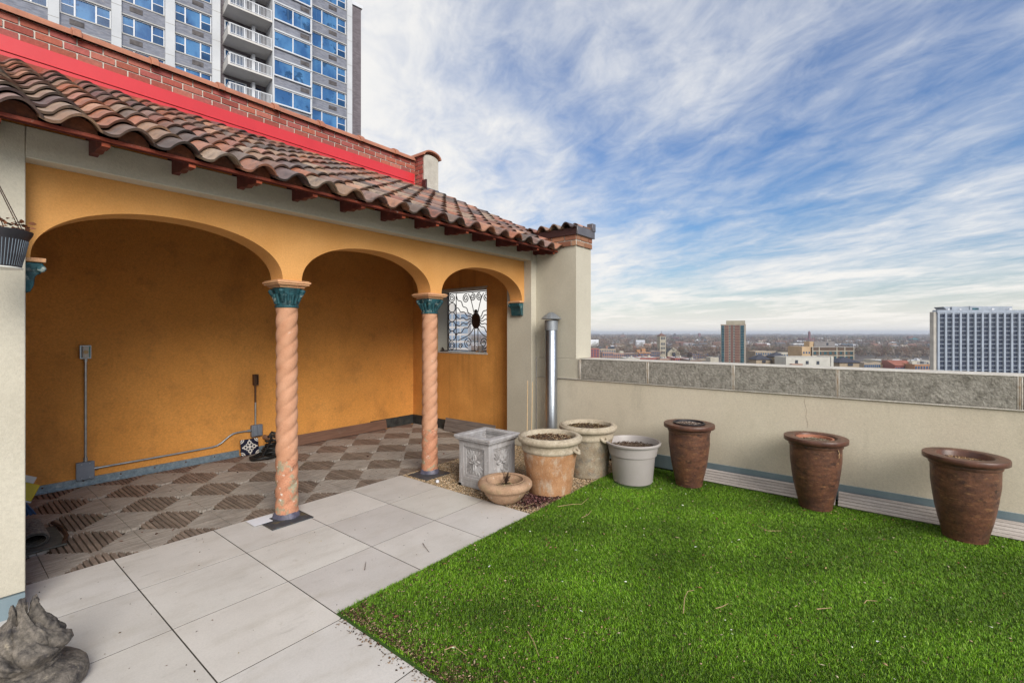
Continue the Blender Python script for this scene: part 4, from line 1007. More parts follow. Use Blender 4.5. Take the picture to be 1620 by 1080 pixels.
MB().tube([(x2_-.10, y2_-.175, .575), (x2_-.115, y2_-.178, .555), (x2_-.10, y2_-.183, .54), (x2_-.118, y2_-.18, .525), (x2_-.108, y2_-.182, .50)], .003, 5).build('straw_wisp', mWood, r2)
rust_pot(1526, 3.55, 'nearest rusty brown pot, open-mouthed with sunken soil', 'none')
# grey plastic pot
x, y = place(1001, 4.95); g_ = thing('grey_pot', 'smooth pale grey plastic pot filled with bark', 'plant pot', (x, y, .005))
MB().lathe([(.190,.003),(.198,.0),(.203,.010),(.228,.275),(.231,.282),(.243,.285),(.262,.385),(.284,.392),(.288,.400),(.288,.412),(.282,.418),(.270,.416),(.262,.400),(.252,.345)], 64, (x, y, .008), cap=False).build('body', mGreyPl, g_, angle=40)
MB().lathe([(.19,.006),(.001,.006)], 40, (x, y, .008), cap=False).build('base', mGreyPl, g_)
soil(g_, x, y, .352, .252, 900, BARK, .013, .018)
# big terracotta urns
def urn(px, f, label, mb_, name='handled_urn', bz=0.0, rot=0):
    x, y = place(px, f); o = thing(name, label, 'plant pot', (x, y, bz), rot)
    MB().lathe([(.19,.0),(.212,.003),(.216,.02),(.226,.11),(.245,.25),(.262,.36),(.270,.405)], 60, (x, y, bz), cap=False, rf=lambda r, z, t: r+.002*math.sin(2*t+1)+.0015*math.sin(5*t+20*z)).build('body', mb_, o, angle=50)
    MB().lathe([(.270,.404),(.279,.412),(.281,.432),(.276,.445),(.279,.470),(.285,.485),(.303,.492),(.316,.503),(.320,.520),(.319,.535),(.309,.545),(.300,.545),(.297,.552),(.285,.556),(.262,.556),(.252,.548),(.245,.50),(.240,.40)], 64, (x, y, bz), cap=False, rf=lambda r, z, t: r+.0012*math.sin(3*t)).build('rim', mLime, o, angle=50)
    for k in (rot, rot+PI):
        a = k; cx_, cy_ = x+.292*math.cos(a), y+.292*math.sin(a)
        h = MB(); u = Vector((math.cos(a), math.sin(a), 0)); w_ = Vector((-math.sin(a), math.cos(a), 0)); c0 = Vector((cx_, cy_, bz+.425))
        pts = [c0-u*.02+w_*.035+Vector((0,0,.02)), c0+u*.014+w_*.028+Vector((0,0,.0)), c0+u*.02+w_*.0+Vector((0,0,-.018)), c0+u*.014-w_*.028, c0-u*.02-w_*.035+Vector((0,0,.02))]
        h.tube(pts, .016, 10); h.lathe([(.003,-.02),(.016,-.012),(.020,0),(.016,.012),(.003,.02)], 12, tuple(c0+u*.022+Vector((0,0,-.012)))); h.build('handle', mLime, o, angle=70)
    soil(o, x, y, bz+.505, .248, 1000, BARK, .014, .012); return o
ra = -math.atan2(CC, SS)
urn(870, 4.66, 'largest orange terracotta urn with pale lime-crusted rim and small handles', mTerra, rot=ra+.15)
urn(930, 5.22, 'greyed urn with mottled sides behind the orange terracotta urn', mTerraG, rot=ra-.1)
# low bowl
x, y = place(799, 4.36); bw = thing('terracotta_bowl', 'low round terracotta bowl with a thick leaf-carved rim', 'bowl planter', (x, y, 0))
MB().lathe([(.10,.0),(.112,.003),(.150,.03),(.187,.075),(.204,.115),(.206,.128)], 56, (x, y, 0), cap=False).build('body', mBowl, bw)
def brf(r, z, t):
    d_ = max(0, 1-abs(z-.160)/.045)
    s1 = abs(((t*24/(2*PI)+ abs(z-.16)*16) % 1)-.5)*2
    return r-.0075*d_*max(0, 1-s1/.22)*(1 if r > .19 else 0)
MB().lathe([(.200,.122),(.222,.124),(.243,.136),(.254,.155),(.253,.176),(.242,.192),(.222,.203),(.198,.206),(.180,.202),(.172,.198),(.166,.190),(.150,.16),(.142,.12)], 264, (x, y, 0), cap=False, rf=brf).build('carved_rim', mBowl, bw, angle=60)
MB().lathe([(.178,.205),(.172,.2085),(.166,.205)], 48, (x, y, 0), cap=False).build('rim_bead', mBowl, bw)
soil(bw, x, y, .115, .146, 420, BARK, .013, .012)
dp_ = MB()
for k in range(14):
    a = random.uniform(0, 6.28); r_ = random.uniform(.02, .06); x0, y0 = x+.05, y+.03
    dp_.tube([(x0, y0, .12), (x0+r_*.3*math.cos(a), y0+r_*.3*math.sin(a), .17), (x0+r_*math.cos(a), y0+r_*math.sin(a), random.uniform(.14, .27))], .0022, 4)
    for q in range(5):
        t_ = random.uniform(.4, 1); dp_.tf = Matrix.Translation((x0+r_*t_*math.cos(a), y0+r_*t_*math.sin(a), .16+.06*t_*random.random())); dp_.add([(0,0,0),(.008,.004,.003),(.012,-.002,.006),(.005,-.006,.002)], [(0,1,2,3)]); dp_.tf = None
dp_.build('withered_plant', mIron, bw)
# square planter with relief panels
qx0, qy0 = 3.435, 3.46; S = .44
sp = thing('square_planter', 'square weathered grey planter with floral relief panels', 'planter', (qx0+S/2, qy0-S/2, 0))
x0, x1, y0, y1 = qx0, qx0+S, qy0-S, qy0; cx_, cy_ = (x0+x1)/2, (y0+y1)/2
bd = MB()
hw, tk = .205, .022; wi = hw-tk
def shell(h0, h1, za, zb):
    # square ring
    bd.box(cx_-h1, cy_-h1, za, cx_+h1, cy_-h0, zb); bd.box(cx_-h1, cy_+h0, za, cx_+h1, cy_+h1, zb)
    bd.box(cx_-h1, cy_-h0, za, cx_-h0, cy_+h0, zb); bd.box(cx_+h0, cy_-h0, za, cx_+h1, cy_+h0, zb)
shell(wi-.015, .183, .06, .452); bd.box(cx_-.19, cy_-.19, .06, cx_+.19, cy_+.19, .08)
# bracket feet: base board cut away between the corners
for (sx, sy) in ((-1, -1), (-1, 1), (1, -1), (1, 1)):
    bd.box(cx_+sx*.212, cy_+sy*.212, 0, cx_+sx*.165, cy_+sy*.165, .030)
shell(.165, .206, .030, .062); shell(.150, .212, .0, .031)
for sgn in (-1, 1):
    for (u0, u1, v0, v1) in ((-.205, -.140, .062, .452), (.140, .205, .062, .452), (-.140, .140, .062, .100), (-.140, .140, .405, .452)):
        bd.box(cx_+u0, cy_+sgn*.170, v0, cx_+u1, cy_+sgn*.206, v1); bd.box(cx_+sgn*.170, cy_+u0, v0, cx_+sgn*.206, cy_+u1, v1)
    for (u0, u1, v0, v1) in ((-.140, -.118, .100, .405), (.118, .140, .100, .405), (-.118, .118, .100, .122), (-.118, .118, .383, .405)):
        bd.box(cx_+u0, cy_+sgn*.172, v0, cx_+u1, cy_+sgn*.192, v1); bd.box(cx_+sgn*.172, cy_+u0, v0, cx_+sgn*.192, cy_+u1, v1)
bd.build('body', mPlanter, sp, bevel=.004, seg=2)
rmb = MB(); bd2 = bd; bd = rmb
shell(wi-.002, .212, .450, .462); shell(wi-.004, .222, .462, .474); shell(wi-.008, .238, .474, .492); shell(wi-.012, .246, .492, .520)
rmb.build('rim', mPlanter, sp, bevel=.005, seg=2); bd = bd2
def relief(fr):
    mb = MB(); mb.tf = fr      # local frame: x across, z up, y = out of the panel (towards -y)
    def petal(a, r0, r1, w_, d_=.016):
        vs = []; fs = []; n = 10
        for i in range(n+1):
            t_ = i/n; rad = r0+(r1-r0)*t_; ww = w_*math.sin(PI*min(1, t_*.92+.06))**.7
            for k, (s_, dep) in enumerate(((-1, 0), (-.5, -d_), (0, -d_*.35), (.5, -d_), (1, 0))):
                px_, pz_ = rad, s_*ww
                vs.append((px_*math.cos(a)-pz_*math.sin(a), dep, px_*math.sin(a)+pz_*math.cos(a)))
        for i in range(n):
            for k in range(4): fs.append((i*5+k, i*5+k+1, i*5+k+6, i*5+k+5))
        mb.add(vs, fs)
    for k in range(4): petal(PI/2*k, .012, .085 if k % 2 else .070, .030)
    for sx in (-1, 1):
        for sz in (-1, 1):
            for dev in (-.42, -.15, .15, .42): petal(math.atan2(sz*1.35, sx)+dev, .055, .142 if abs(dev) < .3 else .125, .013, .008)
    mb.lathe([(.018, 0), (.014, .006), (.004, .009)], 12)
    return mb
F1 = Matrix.Translation((cx_, cy_-.1845, .255))
F2 = Matrix.Translation((cx_-.1845, cy_, .255)) @ Matrix.Rotation(-PI/2, 4, 'Z')
for F_ in (F1, F2): relief(F_).build('relief_panel', mPlanter, sp, angle=70)
sl2 = MB().box(cx_-.160, cy_-.160, .09, cx_+.160, cy_+.160, .30); sl2.build('soil', mSoil, sp)
# stone finial at the lower left
fx, fy = at(40, 2.03); fn = thing('stone_finial', 'broken grey stone finial with twisting leaves on a round base', 'finial', (fx, fy, 0), 0)
MB().lathe([(.185,.0),(.200,.012),(.207,.035),(.203,.060),(.188,.080),(.160,.092),(.135,.098),(.112,.110),(.100,.125)], 56, (fx, fy, 0), rf=lambda r, z, t: r+.002*math.sin(5*t+3)+.0015*math.sin(11*t)).build('base', mStatue, fn, angle=50)
MB().lathe([(.102,.122),(.114,.126),(.116,.134),(.104,.140)], 48, (fx, fy, 0)).build('collar', mStatue, fn)
RF = random.Random(21); amp = [RF.uniform(.75, 1.15) for _ in range(7)]
def leafy(n_leaf, H0, H1, rmul, ph, tw, z0, NT=210, NS=34, sharp=.8):
    vs = []; fs = []
    for i in range(NS+1):
        s_ = i/NS
        for k in range(NT):
            t = 2*PI*k/NT; tt = (t+ph+tw*s_) % (2*PI); u = tt/(2*PI)*n_leaf; q = int(u) % n_leaf; fr = abs((u % 1)-.5)*2
            leaf = min(.80, max(0, 1-fr**2.2)**sharp)
            Hh = H0+H1*leaf*amp[q % 7]
            rr = .098+.040*math.sin(PI*min(1, s_*1.35))-.052*max(0, s_-.45)/.55*(1.25-.5*leaf)
            rr *= rmul*(1+.10*leaf*math.sin(PI*s_)); rr -= .016*max(0, (fr-.72)/.28)*math.sin(PI*min(1, s_*1.1))**.5; rr += .005*max(0, 1-fr/.16)
            vs.append((fx+rr*math.cos(t), fy+rr*math.sin(t), z0+Hh*s_))
    for i in range(NS):
        for k in range(NT): a = i*NT+k; b2 = i*NT+(k+1) % NT; fs.append((a, b2, b2+NT, a+NT))
    # inner side falling back to a hollow
    m = NS*NT; base = len(vs)
    for k in range(NT):
        v = vs[m+k]; t = 2*PI*k/NT; vs.append((fx+(v[0]-fx)*.62, fy+(v[1]-fy)*.62, z0+(v[2]-z0)*.80))
    for k in range(NT):
        t = 2*PI*k/NT; vs.append((fx+.012*math.cos(t), fy+.012*math.sin(t), z0+H0*.75))
    for k in range(NT):
        k2 = (k+1) % NT; fs.append((m+k, m+k2, base+k2, base+k)); fs.append((base+k, base+k2, base+NT+k2, base+NT+k))
    return MB().add(vs, fs)
leafy(6, .125, .075, 1.0, .3, 1.3, .135).build('leafy_body', mStatue, fn, angle=70)
leafy(5, .190, .105, .72, 1.05, 1.6, .135, sharp=1.0).build('broken_leaf_tips', mStatue, fn, angle=70)
for nm in ('leafy_body', 'broken_leaf_tips'):
    for o in fn.children:
        if o.name.startswith(nm):
            tx_ = bpy.data.textures.new('stone_lumps', 'CLOUDS'); tx_.noise_scale = .035
            dm = o.modifiers.new('Lumps', 'DISPLACE'); dm.texture = tx_; dm.strength = .015; dm.mid_level = .5
# white card by the near column
wc = thing('white_card', 'white card lying at the corner of the near column plate', 'card', (1.70, 4.03, 0))
MB().box(1.655, 3.965, .0095, 1.80, 4.045, .0115).box(1.655, 4.045, .0095, 1.86, 4.12, .0115).build('card', mPaper, wc)
st_ = thing('pale_stone', 'single whitish stone at the edge of gravel and paver', 'stone', (3.345, 3.66, 0))
MB().lathe([(.012,0),(.024,.008),(.022,.022),(.008,.030)], 9, (3.345, 3.66, 0), rf=lambda r, z, t: r*(1+.2*math.sin(2*t))).build('stone_body', mPaper, st_)
#CITY#
# ================================================================= THE CITY
GZ = -36.0
mWin = mat('window_glass', (.020,.060,.13), (.03,.09,.20), .35, .08, spec=.8)
mTGlass = mat('tower_blue_glass', (.035,.105,.26), (.075,.20,.40), .45, .22, .0, spec=.12, stretch=(1,1,.6), contrast=(.42,.58), stains=(((.012,.04,.10), .8, .56, .60, .7), ((.20,.30,.42), 6, .60, .66, .30, (1,1,.02)), ((.28,.32,.38), .35, .66, .68, .5)))  # noise paints blue and dark reflections into the pane colour; pale stripes are curtains
mTGlass2 = mat('tower_dark_glass', (.012,.045,.12), (.03,.09,.20), .9, .2, spec=.15)
mFrameW = mat('white_window_frame', (.62,.64,.68), None, rough=.5)
mTConc = mat('tower_white_concrete', (.55,.57,.60), (.48,.50,.53), .4, .85, stains=(((.30,.30,.30), 1.2, .6, .8, .3),))
mTSill = mat('tower_sill', (.46,.45,.44), (.38,.38,.37), 1.0, .85)
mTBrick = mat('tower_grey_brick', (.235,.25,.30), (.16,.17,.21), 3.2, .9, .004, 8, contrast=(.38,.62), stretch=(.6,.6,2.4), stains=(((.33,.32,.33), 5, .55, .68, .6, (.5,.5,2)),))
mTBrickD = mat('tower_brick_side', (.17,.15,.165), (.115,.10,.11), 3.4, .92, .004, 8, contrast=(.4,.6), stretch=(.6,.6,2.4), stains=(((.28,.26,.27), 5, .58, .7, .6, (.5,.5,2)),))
mVent = mat('vent_grille', (.05,.045,.05), (.12,.11,.11), 2, .7)
mDark = mat('dark_opening', (.03,.035,.05), (.05,.06,.08), .5, .3)
mSoffit = mat('balcony_soffit', (.62,.60,.58), (.54,.53,.51), .6, .9)
def bmat(name, c, c2=None, sc=.25): return mat(name, c, c2 or tuple(v*.8 for v in c), sc, .9, stains=((tuple(v*.55 for v in c), 1.1, .58, .8, .4, (1,1,.4)),))
mRoofW = mat('white_flat_roof', (.62,.63,.66), (.42,.43,.46), .3, .8)
mRoofG = mat('grey_flat_roof', (.16,.16,.17), (.24,.24,.24), .3, .9)
mSlate = mat('dark_slate_roof', (.040,.043,.060), (.06,.062,.08), 1.5, .7)
def rect_plan(mb, z0, z1, w, d): mb.box(-w/2, 0, z0, w/2, d, z1)

# ---- ground sheet with streets reaching the horizon
gm = bpy.data.materials.new('city_ground'); gm.use_nodes = True; n_ = gm.node_tree.nodes; l_ = gm.node_tree.links
tc = n_.new('ShaderNodeTexCoord')
def gn(scale, det=6):
    n = n_.new('ShaderNodeTexNoise'); n.inputs['Scale'].default_value = scale; n.inputs['Detail'].default_value = det; l_.new(tc.outputs['Object'], n.inputs['Vector']); return n.outputs['Fac']
cr1 = n_.new('ShaderNodeValToRGB'); e_ = cr1.color_ramp.elements
e_[0].position = .36; e_[0].color = (.05,.045,.042,1); e_[1].position = .66; e_[1].color = (.15,.125,.105,1)
x_ = cr1.color_ramp.elements.new(.5); x_.color = (.085,.068,.058,1)
l_.new(gn(.012, 9), cr1.inputs[0]); l_.new(cr1.outputs[0], n_['Principled BSDF'].inputs['Base Color']); n_['Principled BSDF'].inputs['Roughness'].default_value = 1
ground = struct(MB().add([(-14000, -14000, GZ), (14000, -14000, GZ), (14000, 14000, GZ), (-14000, 14000, GZ)], [(0, 1, 2, 3)]).build('city_ground', gm))

VR = math.atan2(-CC, SS)       # local +X = right in the view, local +Y = away
def building(name, label, cat, px0, px1, ytop, f, depth, wallm, roofm=None, cols=4, rows=0, win=(1.2, 1.6), fl=3.0, rz=0, group=None, parapet=.6, winm=None, off=None, gap=0.6, side=0):
    """a flat-roofed block whose front spans pixel columns px0..px1 at distance f; windows are parts"""
    w = (px1-px0)/FPX*f; x, y, z = at((px0+px1)/2, f, ytop)
    o = thing(name, label, cat, (x, y, GZ), VR+rz, group); H_ = z-GZ
    b = MB(); b.box(-w/2, 0, 0, w/2, depth, H_-parapet)
    b.box(-w/2, 0, H_-parapet, w/2, .35, H_); b.box(-w/2, .35, H_-parapet, -w/2+.35, depth, H_); b.box(w/2-.35, .35, H_-parapet, w/2, depth, H_); b.box(-w/2+.35, depth-.35, H_-parapet, w/2-.35, depth, H_)
    b.build('walls', wallm, o, local=True, smooth=False)
    MB().box(-w/2+.35, .35, H_-parapet, w/2-.35, depth-.35, H_-parapet+.12).build('roof', roofm or mRoofW, o, local=True, smooth=False)
    MB().box(-w/2-.12, -.12, H_, w/2+.12, .45, H_+.22).build('cornice', mTSill, o, local=True, smooth=False)
    if rows:
        proto = None
        for r_ in range(rows):
            for c in range(cols):
                zz = H_-1.1-gap-win[1]-r_*fl; xx = -w/2+(c+.5)*w/cols
                if proto is None:
                    wb = MB().box(-win[0]/2, -.06, 0, win[0]/2, .02, win[1]); wb.box(-win[0]/2-.1, -.14, -.18, win[0]/2+.1, .02, 0); wb.box(-.05, -.09, 0, .05, -.06, win[1])
                    proto = wb.build('window', winm or mWin, o, local=True, smooth=False); proto.location = (xx, 0, zz)
                else:
                    n = proto.copy(); COL.objects.link(n); n.parent = o; n.location = (xx, 0, zz)
                if side:
                    pass
        for s_ in range(side):
            for r_ in range(rows):
                n = proto.copy(); COL.objects.link(n); n.parent = o; n.location = (-w/2 if px0 > CX else w/2, (s_+.5)*depth/side, H_-1.1-gap-win[1]-r_*fl); n.rotation_euler = (0, 0, -PI/2 if px0 > CX else PI/2)
    return o, w, H_
def rooftop(o, w, H_, items):
    for (nm, x0, x1, y0, y1, h, m) in items: MB().box(x0*w-w/2, y0, H_-.5, x1*w-w/2, y1, H_+h).build(nm, m, o, local=True, smooth=False)
bRed = bmat('b_red_brick', (.30,.095,.075)); bTan = bmat('b_tan_brick', (.36,.29,.21)); bPink = bmat('b_pink_brick', (.33,.20,.155)); bBrown = bmat('b_brown_brick', (.19,.125,.095))
bCream = bmat('b_cream_stone', (.45,.42,.35)); bWhite = bmat('b_white_render', (.52,.51,.47)); bOr = bmat('b_orange_brick', (.38,.20,.10)); bDk = bmat('b_dark_brown_brick', (.115,.08,.06)); bStone = bmat('b_pale_stone', (.40,.36,.28)); bYel = bmat('b_yellow_stone', (.50,.36,.22))
mRoofR = bmat('b_rust_roof', (.30,.11,.075))
GL = 'low buildings beyond the parapet'
# left strip
o, w, H_ = building('brick_building', 'red brick flat-roofed building at the far left beside the pale pier', 'building', 930, 948, 551, 640, 18, bRed, mRoofG, 4, 3, (1.6, 2.2), 3.6, group=GL)
o, w, H_ = building('brick_building', 'tan apartment block with black water tanks on its roof', 'building', 948, 974.5, 552, 650, 20, bTan, mRoofW, 7, 3, (1.5, 2.2), 3.6, group=GL)
rooftop(o, w, H_, [('stair_head', .0, .12, 4, 10, 2.2, mDark), ('stair_head', .46, .54, 4, 9, 4.2, bPink), ('tank', .55, .72, 6, 12, 2.2, mDark), ('tank', .76, .97, 6, 12, 3.2, mDark)])
o, w, H_ = building('brick_building', 'pinkish brick row building in front of the block with water tanks', 'building', 953, 970, 557, 575, 14, bPink, mRoofG, 5, 2, (1.5, 2.6), 4.5, group=GL)
o, w, H_ = building('brick_building', 'pinkish low building with a pale stair head just right of the tank block', 'building', 970, 987, 558.5, 590, 14, bPink, mRoofW, 5, 2, (1.4, 2.0), 3.8, group=GL)
rooftop(o, w, H_, [('stair_head', .66, 1.0, 2, 8, 2.6, bCream)])
o, w, H_ = building('brick_building', 'long brown brick row with a white roof in the middle of the left group', 'building', 987, 1010, 558.5, 610, 20, bBrown, mRoofW, 8, 2, (1.2, 2.0), 3.8, group=GL)
o, w, H_ = building('brick_building', 'brown brick row with tall window bays left of the church tower', 'building', 1011, 1030, 557, 615, 20, bOr, mRoofW, 8, 2, (1.3, 2.6), 4.2, group=GL)
rooftop(o, w, H_, [('chimney_block', .42, .72, 10, 18, 4.6, bOr), ('chimney_block', .05, .3, 12, 18, 2.8, bOr)])
o, w, H_ = building('brick_building', 'dark brown brick end building touching the church tower', 'building', 1030, 1044, 555, 660, 24, bBrown, mRoofW, 5, 3, (1.5, 2.0), 3.6, group=GL)
for (a, b, yt, f, m, lab) in ((990, 1012, 566.3, 470, bCream, 'low roof with bright white covering left of the church'), (1012, 1044, 565.6, 480, bRed, 'low white-roofed shop row below the church tower'), (1044, 1068, 567, 470, bPink, 'low white-roofed row below the church gable'),
      (1068, 1092, 566, 460, bRed, 'low roof with red edging below the church nave'), (1092, 1110, 569, 430, bBrown, 'dim low roof right of the church foot')):
    o, w, H_ = building('low_building', lab, 'building', a, b, yt, f, 26, m, mRoofW, 6, 1, (1.2, 1.4), 3, group=GL, parapet=.4)
    rooftop(o, w, H_, [('roof_unit', .2, .32, 6, 9, 1.4, mRoofG), ('roof_unit', .6, .68, 12, 15, 1.8, bCream)])
o, w, H_ = building('low_building', 'long brown building with a pale flat roof right of the church nave', 'building', 1095, 1121, 557.5, 700, 20, bBrown, mRoofW, 9, 2, (1.4, 2.2), 4, group=GL)
o, w, H_ = building('low_building', 'beige windowless box house beside the brick tower', 'building', 1124, 1137, 565.2, 480, 12, bCream, mRoofG, 3, 0, group=GL)
o, w, H_ = building('low_building', 'row of small arched shopfronts left of the beige box', 'building', 1110, 1124, 568.5, 500, 12, bTan, mRoofG, 6, 1, (1.4, 2.6), 4, group=GL)
o, w, H_ = building('low_building', 'tan apartment row right of the brick tower behind the dark hip roofs', 'building', 1195, 1228, 555.5, 520, 20, bTan, mRoofW, 9, 3, (1.6, 2.0), 3.6, group=GL)
o, w, H_ = building('low_building', 'white-roofed row behind the second dark hip roof', 'building', 1236, 1262, 558, 560, 20, bCream, mRoofW, 7, 2, (1.4, 2.0), 3.6, group=GL)
o, w, H_ = building('low_building', 'tan brick building just right of the farthest right hip roof', 'building', 1367, 1393, 573.8, 430, 18, bTan, mRoofG, 8, 3, (1.5, 2.2), 4.6, group=GL)
o, w, H_ = building('low_building', 'yellowish building with bay fronts behind bare trees', 'building', 1399, 1416, 574, 440, 18, bYel, mRoofG, 4, 3, (1.8, 2.2), 4.6, group=GL)
o, w, H_ = building('low_building', 'red brick building with a rust-coloured sloping roof', 'building', 1416, 1447, 578, 420, 14, bRed, mRoofR, 8, 2, (1.6, 2.2), 4.2, group=GL)
MB().prism([(-1, H_), (9, H_+4.0), (15, H_+4.0), (15, H_)], 'x', -w/2-.3, w/2+.3).build('sloping_roof', mRoofR, o, local=True, smooth=False)
o, w, H_ = building('low_building', 'orange brick building in front of the white grid tower', 'building', 1447, 1486, 576, 410, 26, bOr, mRoofW, 9, 3, (1.6, 2.4), 4.6, group=GL)
rooftop(o, w, H_, [('roof_unit', .3, .5, 10, 14, 1.6, bCream), ('roof_unit', .7, .8, 8, 12, 2, mRoofG)])
o, w, H_ = building('low_building', 'long white-roofed block behind the rust-roofed building', 'building', 1402, 1486, 570.5, 520, 34, bCream, mRoofW, 16, 1, (1.4, 1.6), 4, group=GL)
rooftop(o, w, H_, [('roof_unit', .05, .12, 4, 9, 2, mRoofW), ('roof_unit', .42, .50, 4, 9, 1.6, mRoofG), ('roof_unit', .70, .78, 8, 12, 2.2, mRoofW)])

# ---- church
f = 700; x, y, _ = at(1048.7, f, 527); ch = thing('church_tower', 'pale stone church bell tower with arcaded tiers and a pyramid roof', 'bell tower', (x, y, GZ), VR+.18)
px2m = f/FPX; TW = 9.2; zt_ = at(0, f, 531.3)[2]-GZ
b = MB(); b.box(-TW/2, 0, 0, TW/2, TW, zt_); b.build('walls', bStone, ch, local=True, smooth=False)
lv = [zt_-(531.3-yy)*-px2m for yy in (538.2, 546.8, 553.2, 560)]
for zc_, hh in zip(lv, (4.6, 4.0, 3.6, 3.6)):
    MB().box(-TW/2-.35, -.35, zc_-.35, TW/2+.35, TW+.35, zc_+.35).build('string_course', bCream, ch, local=True, smooth=False)
    for (fx_, fy_, rz_) in ((0, 0, 0), (TW/2, TW/2, PI/2)):
        for k in (-1, 0, 1):
            q = MB(); q.prism([(-.85, 0), (.85, 0), (.85, hh*.7), (.5, hh*.93), (0, hh), (-.5, hh*.93), (-.85, hh*.7)], 'y', -.12, .05)
            o_ = q.build('arched_opening', mDark, ch, local=True, smooth=False); o_.rotation_euler = (0, 0, rz_)
            o_.location = (k*2.3, 0, zc_+.9) if rz_ == 0 else (TW/2, TW/2+k*2.3, zc_+.9)
MB().add([(-TW/2-.7, -.7, zt_), (TW/2+.7, -.7, zt_), (TW/2+.7, TW+.7, zt_), (-TW/2-.7, TW+.7, zt_), (0, TW/2, zt_+4.4)], [(0,3,2,1),(0,1,4),(1,2,4),(2,3,4),(3,0,4)]).build('roof', bmat('b_tower_tiles', (.16,.085,.07)), ch, local=True, smooth=False)
MB().box(-.14, TW/2-.14, zt_+4, .14, TW/2+.14, zt_+7.0).box(-.9, TW/2-.14, zt_+5.7, .9, TW/2+.14, zt_+6.0).build('cross', mDark, ch, local=True, smooth=False)
x, y, _ = at(1066, f+4, 527); cn_ = thing('church', 'pale stone church with a gabled front, rose window and slate roof', 'church', (x, y, GZ), VR+.30)
za = at(0, f, 549.5)[2]-GZ; ze = at(0, f, 557.5)[2]-GZ; gw = 11
MB().prism([(-gw, 0), (gw, 0), (gw, ze), (0, za), (-gw, ze)], 'y', 0, 1.2).build('front_wall', bStone, cn_, local=True, smooth=False)
MB().box(-gw+.6, 1.2, 0, gw-.6, 42, ze-1.2).build('nave_walls', bCream, cn_, local=True, smooth=False)
MB().prism([(-gw-.3, ze-1.4), (0, za-1.0), (gw+.3, ze-1.4)], 'y', 1.25, 43).build('roof', mSlate, cn_, local=True, smooth=False)
q = MB(); q.tube([(0, -.15, ze-3.0), (0, .1, ze-3.0)], 3.3, 24); q.build('rose_window', mDark, cn_, local=True)
q = MB(); q.tube([(0, -.15, ze+3.2), (0, .1, ze+3.2)], 1.0, 12); q.build('round_window', mDark, cn_, local=True)
for s_ in (-1, 1): MB().box(s_*7-.6, -.1, 2, s_*7+.6, .1, ze-6).build('lancet_window', mDark, cn_, local=True)
for k in range(9):
    MB().box(gw-.65, 5+k*4.1, ze-8.5, gw-.5, 6.6+k*4.1, ze-2.8).build('nave_window', mDark, cn_, local=True)
MB().box(6.5, 34, ze-2, 9.5, 37, za+1).build('chimney', bStone, cn_, local=True)
# ---- brick point tower
f = 500; x, y = at(1180, f); bt = thing('brick_tower', 'tall red brick apartment tower standing alone above the trees', 'tower', (x, y, GZ), VR-math.radians(24))
zt_ = at(0, f, 513.5)[2]-GZ; W1, D1 = 24.4, 27.5
b = MB(); b.box(-W1, 0, 0, 0, D1, zt_); b.build('frame', bmat('b_tower_concrete', (.36,.31,.26)), bt, local=True, smooth=False)
MB().box(-W1-.2, -.2, zt_, .2, D1+.2, zt_+.5).build('roof_edge', bTan, bt, local=True, smooth=False)
MB().box(-W1*.78, 4, zt_+.5, -W1*.02, D1-6, zt_+4.6).build('penthouse', bmat('b_penthouse', (.36,.33,.26)), bt, local=True, smooth=False)
pan = bmat('b_tower_red_brick', (.175,.088,.068)); fh = 2.78; nfl = 17
for (u0, u1) in ((.155, .315), (.395, .50), (.56, .76)):
    MB().box(-W1+u0*W1, -.12, 2, -W1+u1*W1, .02, zt_-.5).build('brick_panel', pan, bt, local=True, smooth=False)
for (u0, u1) in ((.145, .335), (.56, .77)):
    s = MB()
    for k in range(nfl): MB().box(-W1+u0*W1, -.18, zt_-k*fh-.9, -W1+u1*W1, -.121, zt_-k*fh-.6).build('floor_band', bTan, bt, local=True, smooth=False)
wp = [None]*3
mTealG = mat('teal_glass', (.012,.05,.07), (.03,.11,.14), .4, .3, spec=.2)
cnt = 0; extra = MB()
for k in range(nfl):
    zz = zt_-k*fh-2.45
    for (u0, u1) in ((.02, .135), (.335, .38), (.512, .552), (.785, .93)):
        wd = (u1-u0)*W1
        q = MB().box(-wd/2, -.10, 0, wd/2, .02, 1.65); q.box(-wd/2, -.5, -.75, wd/2, -.10, -.1) if wd > 2 else None
        if cnt < 58: o_ = q.build('window', mTealG, bt, local=True, smooth=False); o_.location = (-W1+(u0+u1)/2*W1, 0, zz); cnt += 1
        else: extra.box(-W1+u0*W1, -.10, zz, -W1+u1*W1, .02, zz+1.65)
    for c in range(4):
        yy = D1*(.10+.235*c)
        if k < 10:
            o_ = MB().box(-.02, 0, 0, .12, 2.2, 1.7).build('window', mWin, bt, local=True, smooth=False); o_.location = (0, yy, zz)
        else: extra.box(-.02, yy, zz, .12, yy+2.2, zz+1.7)
ex = extra.build('windows', mTealG, bt, local=True, smooth=False); ex['kind'] = 'stuff'
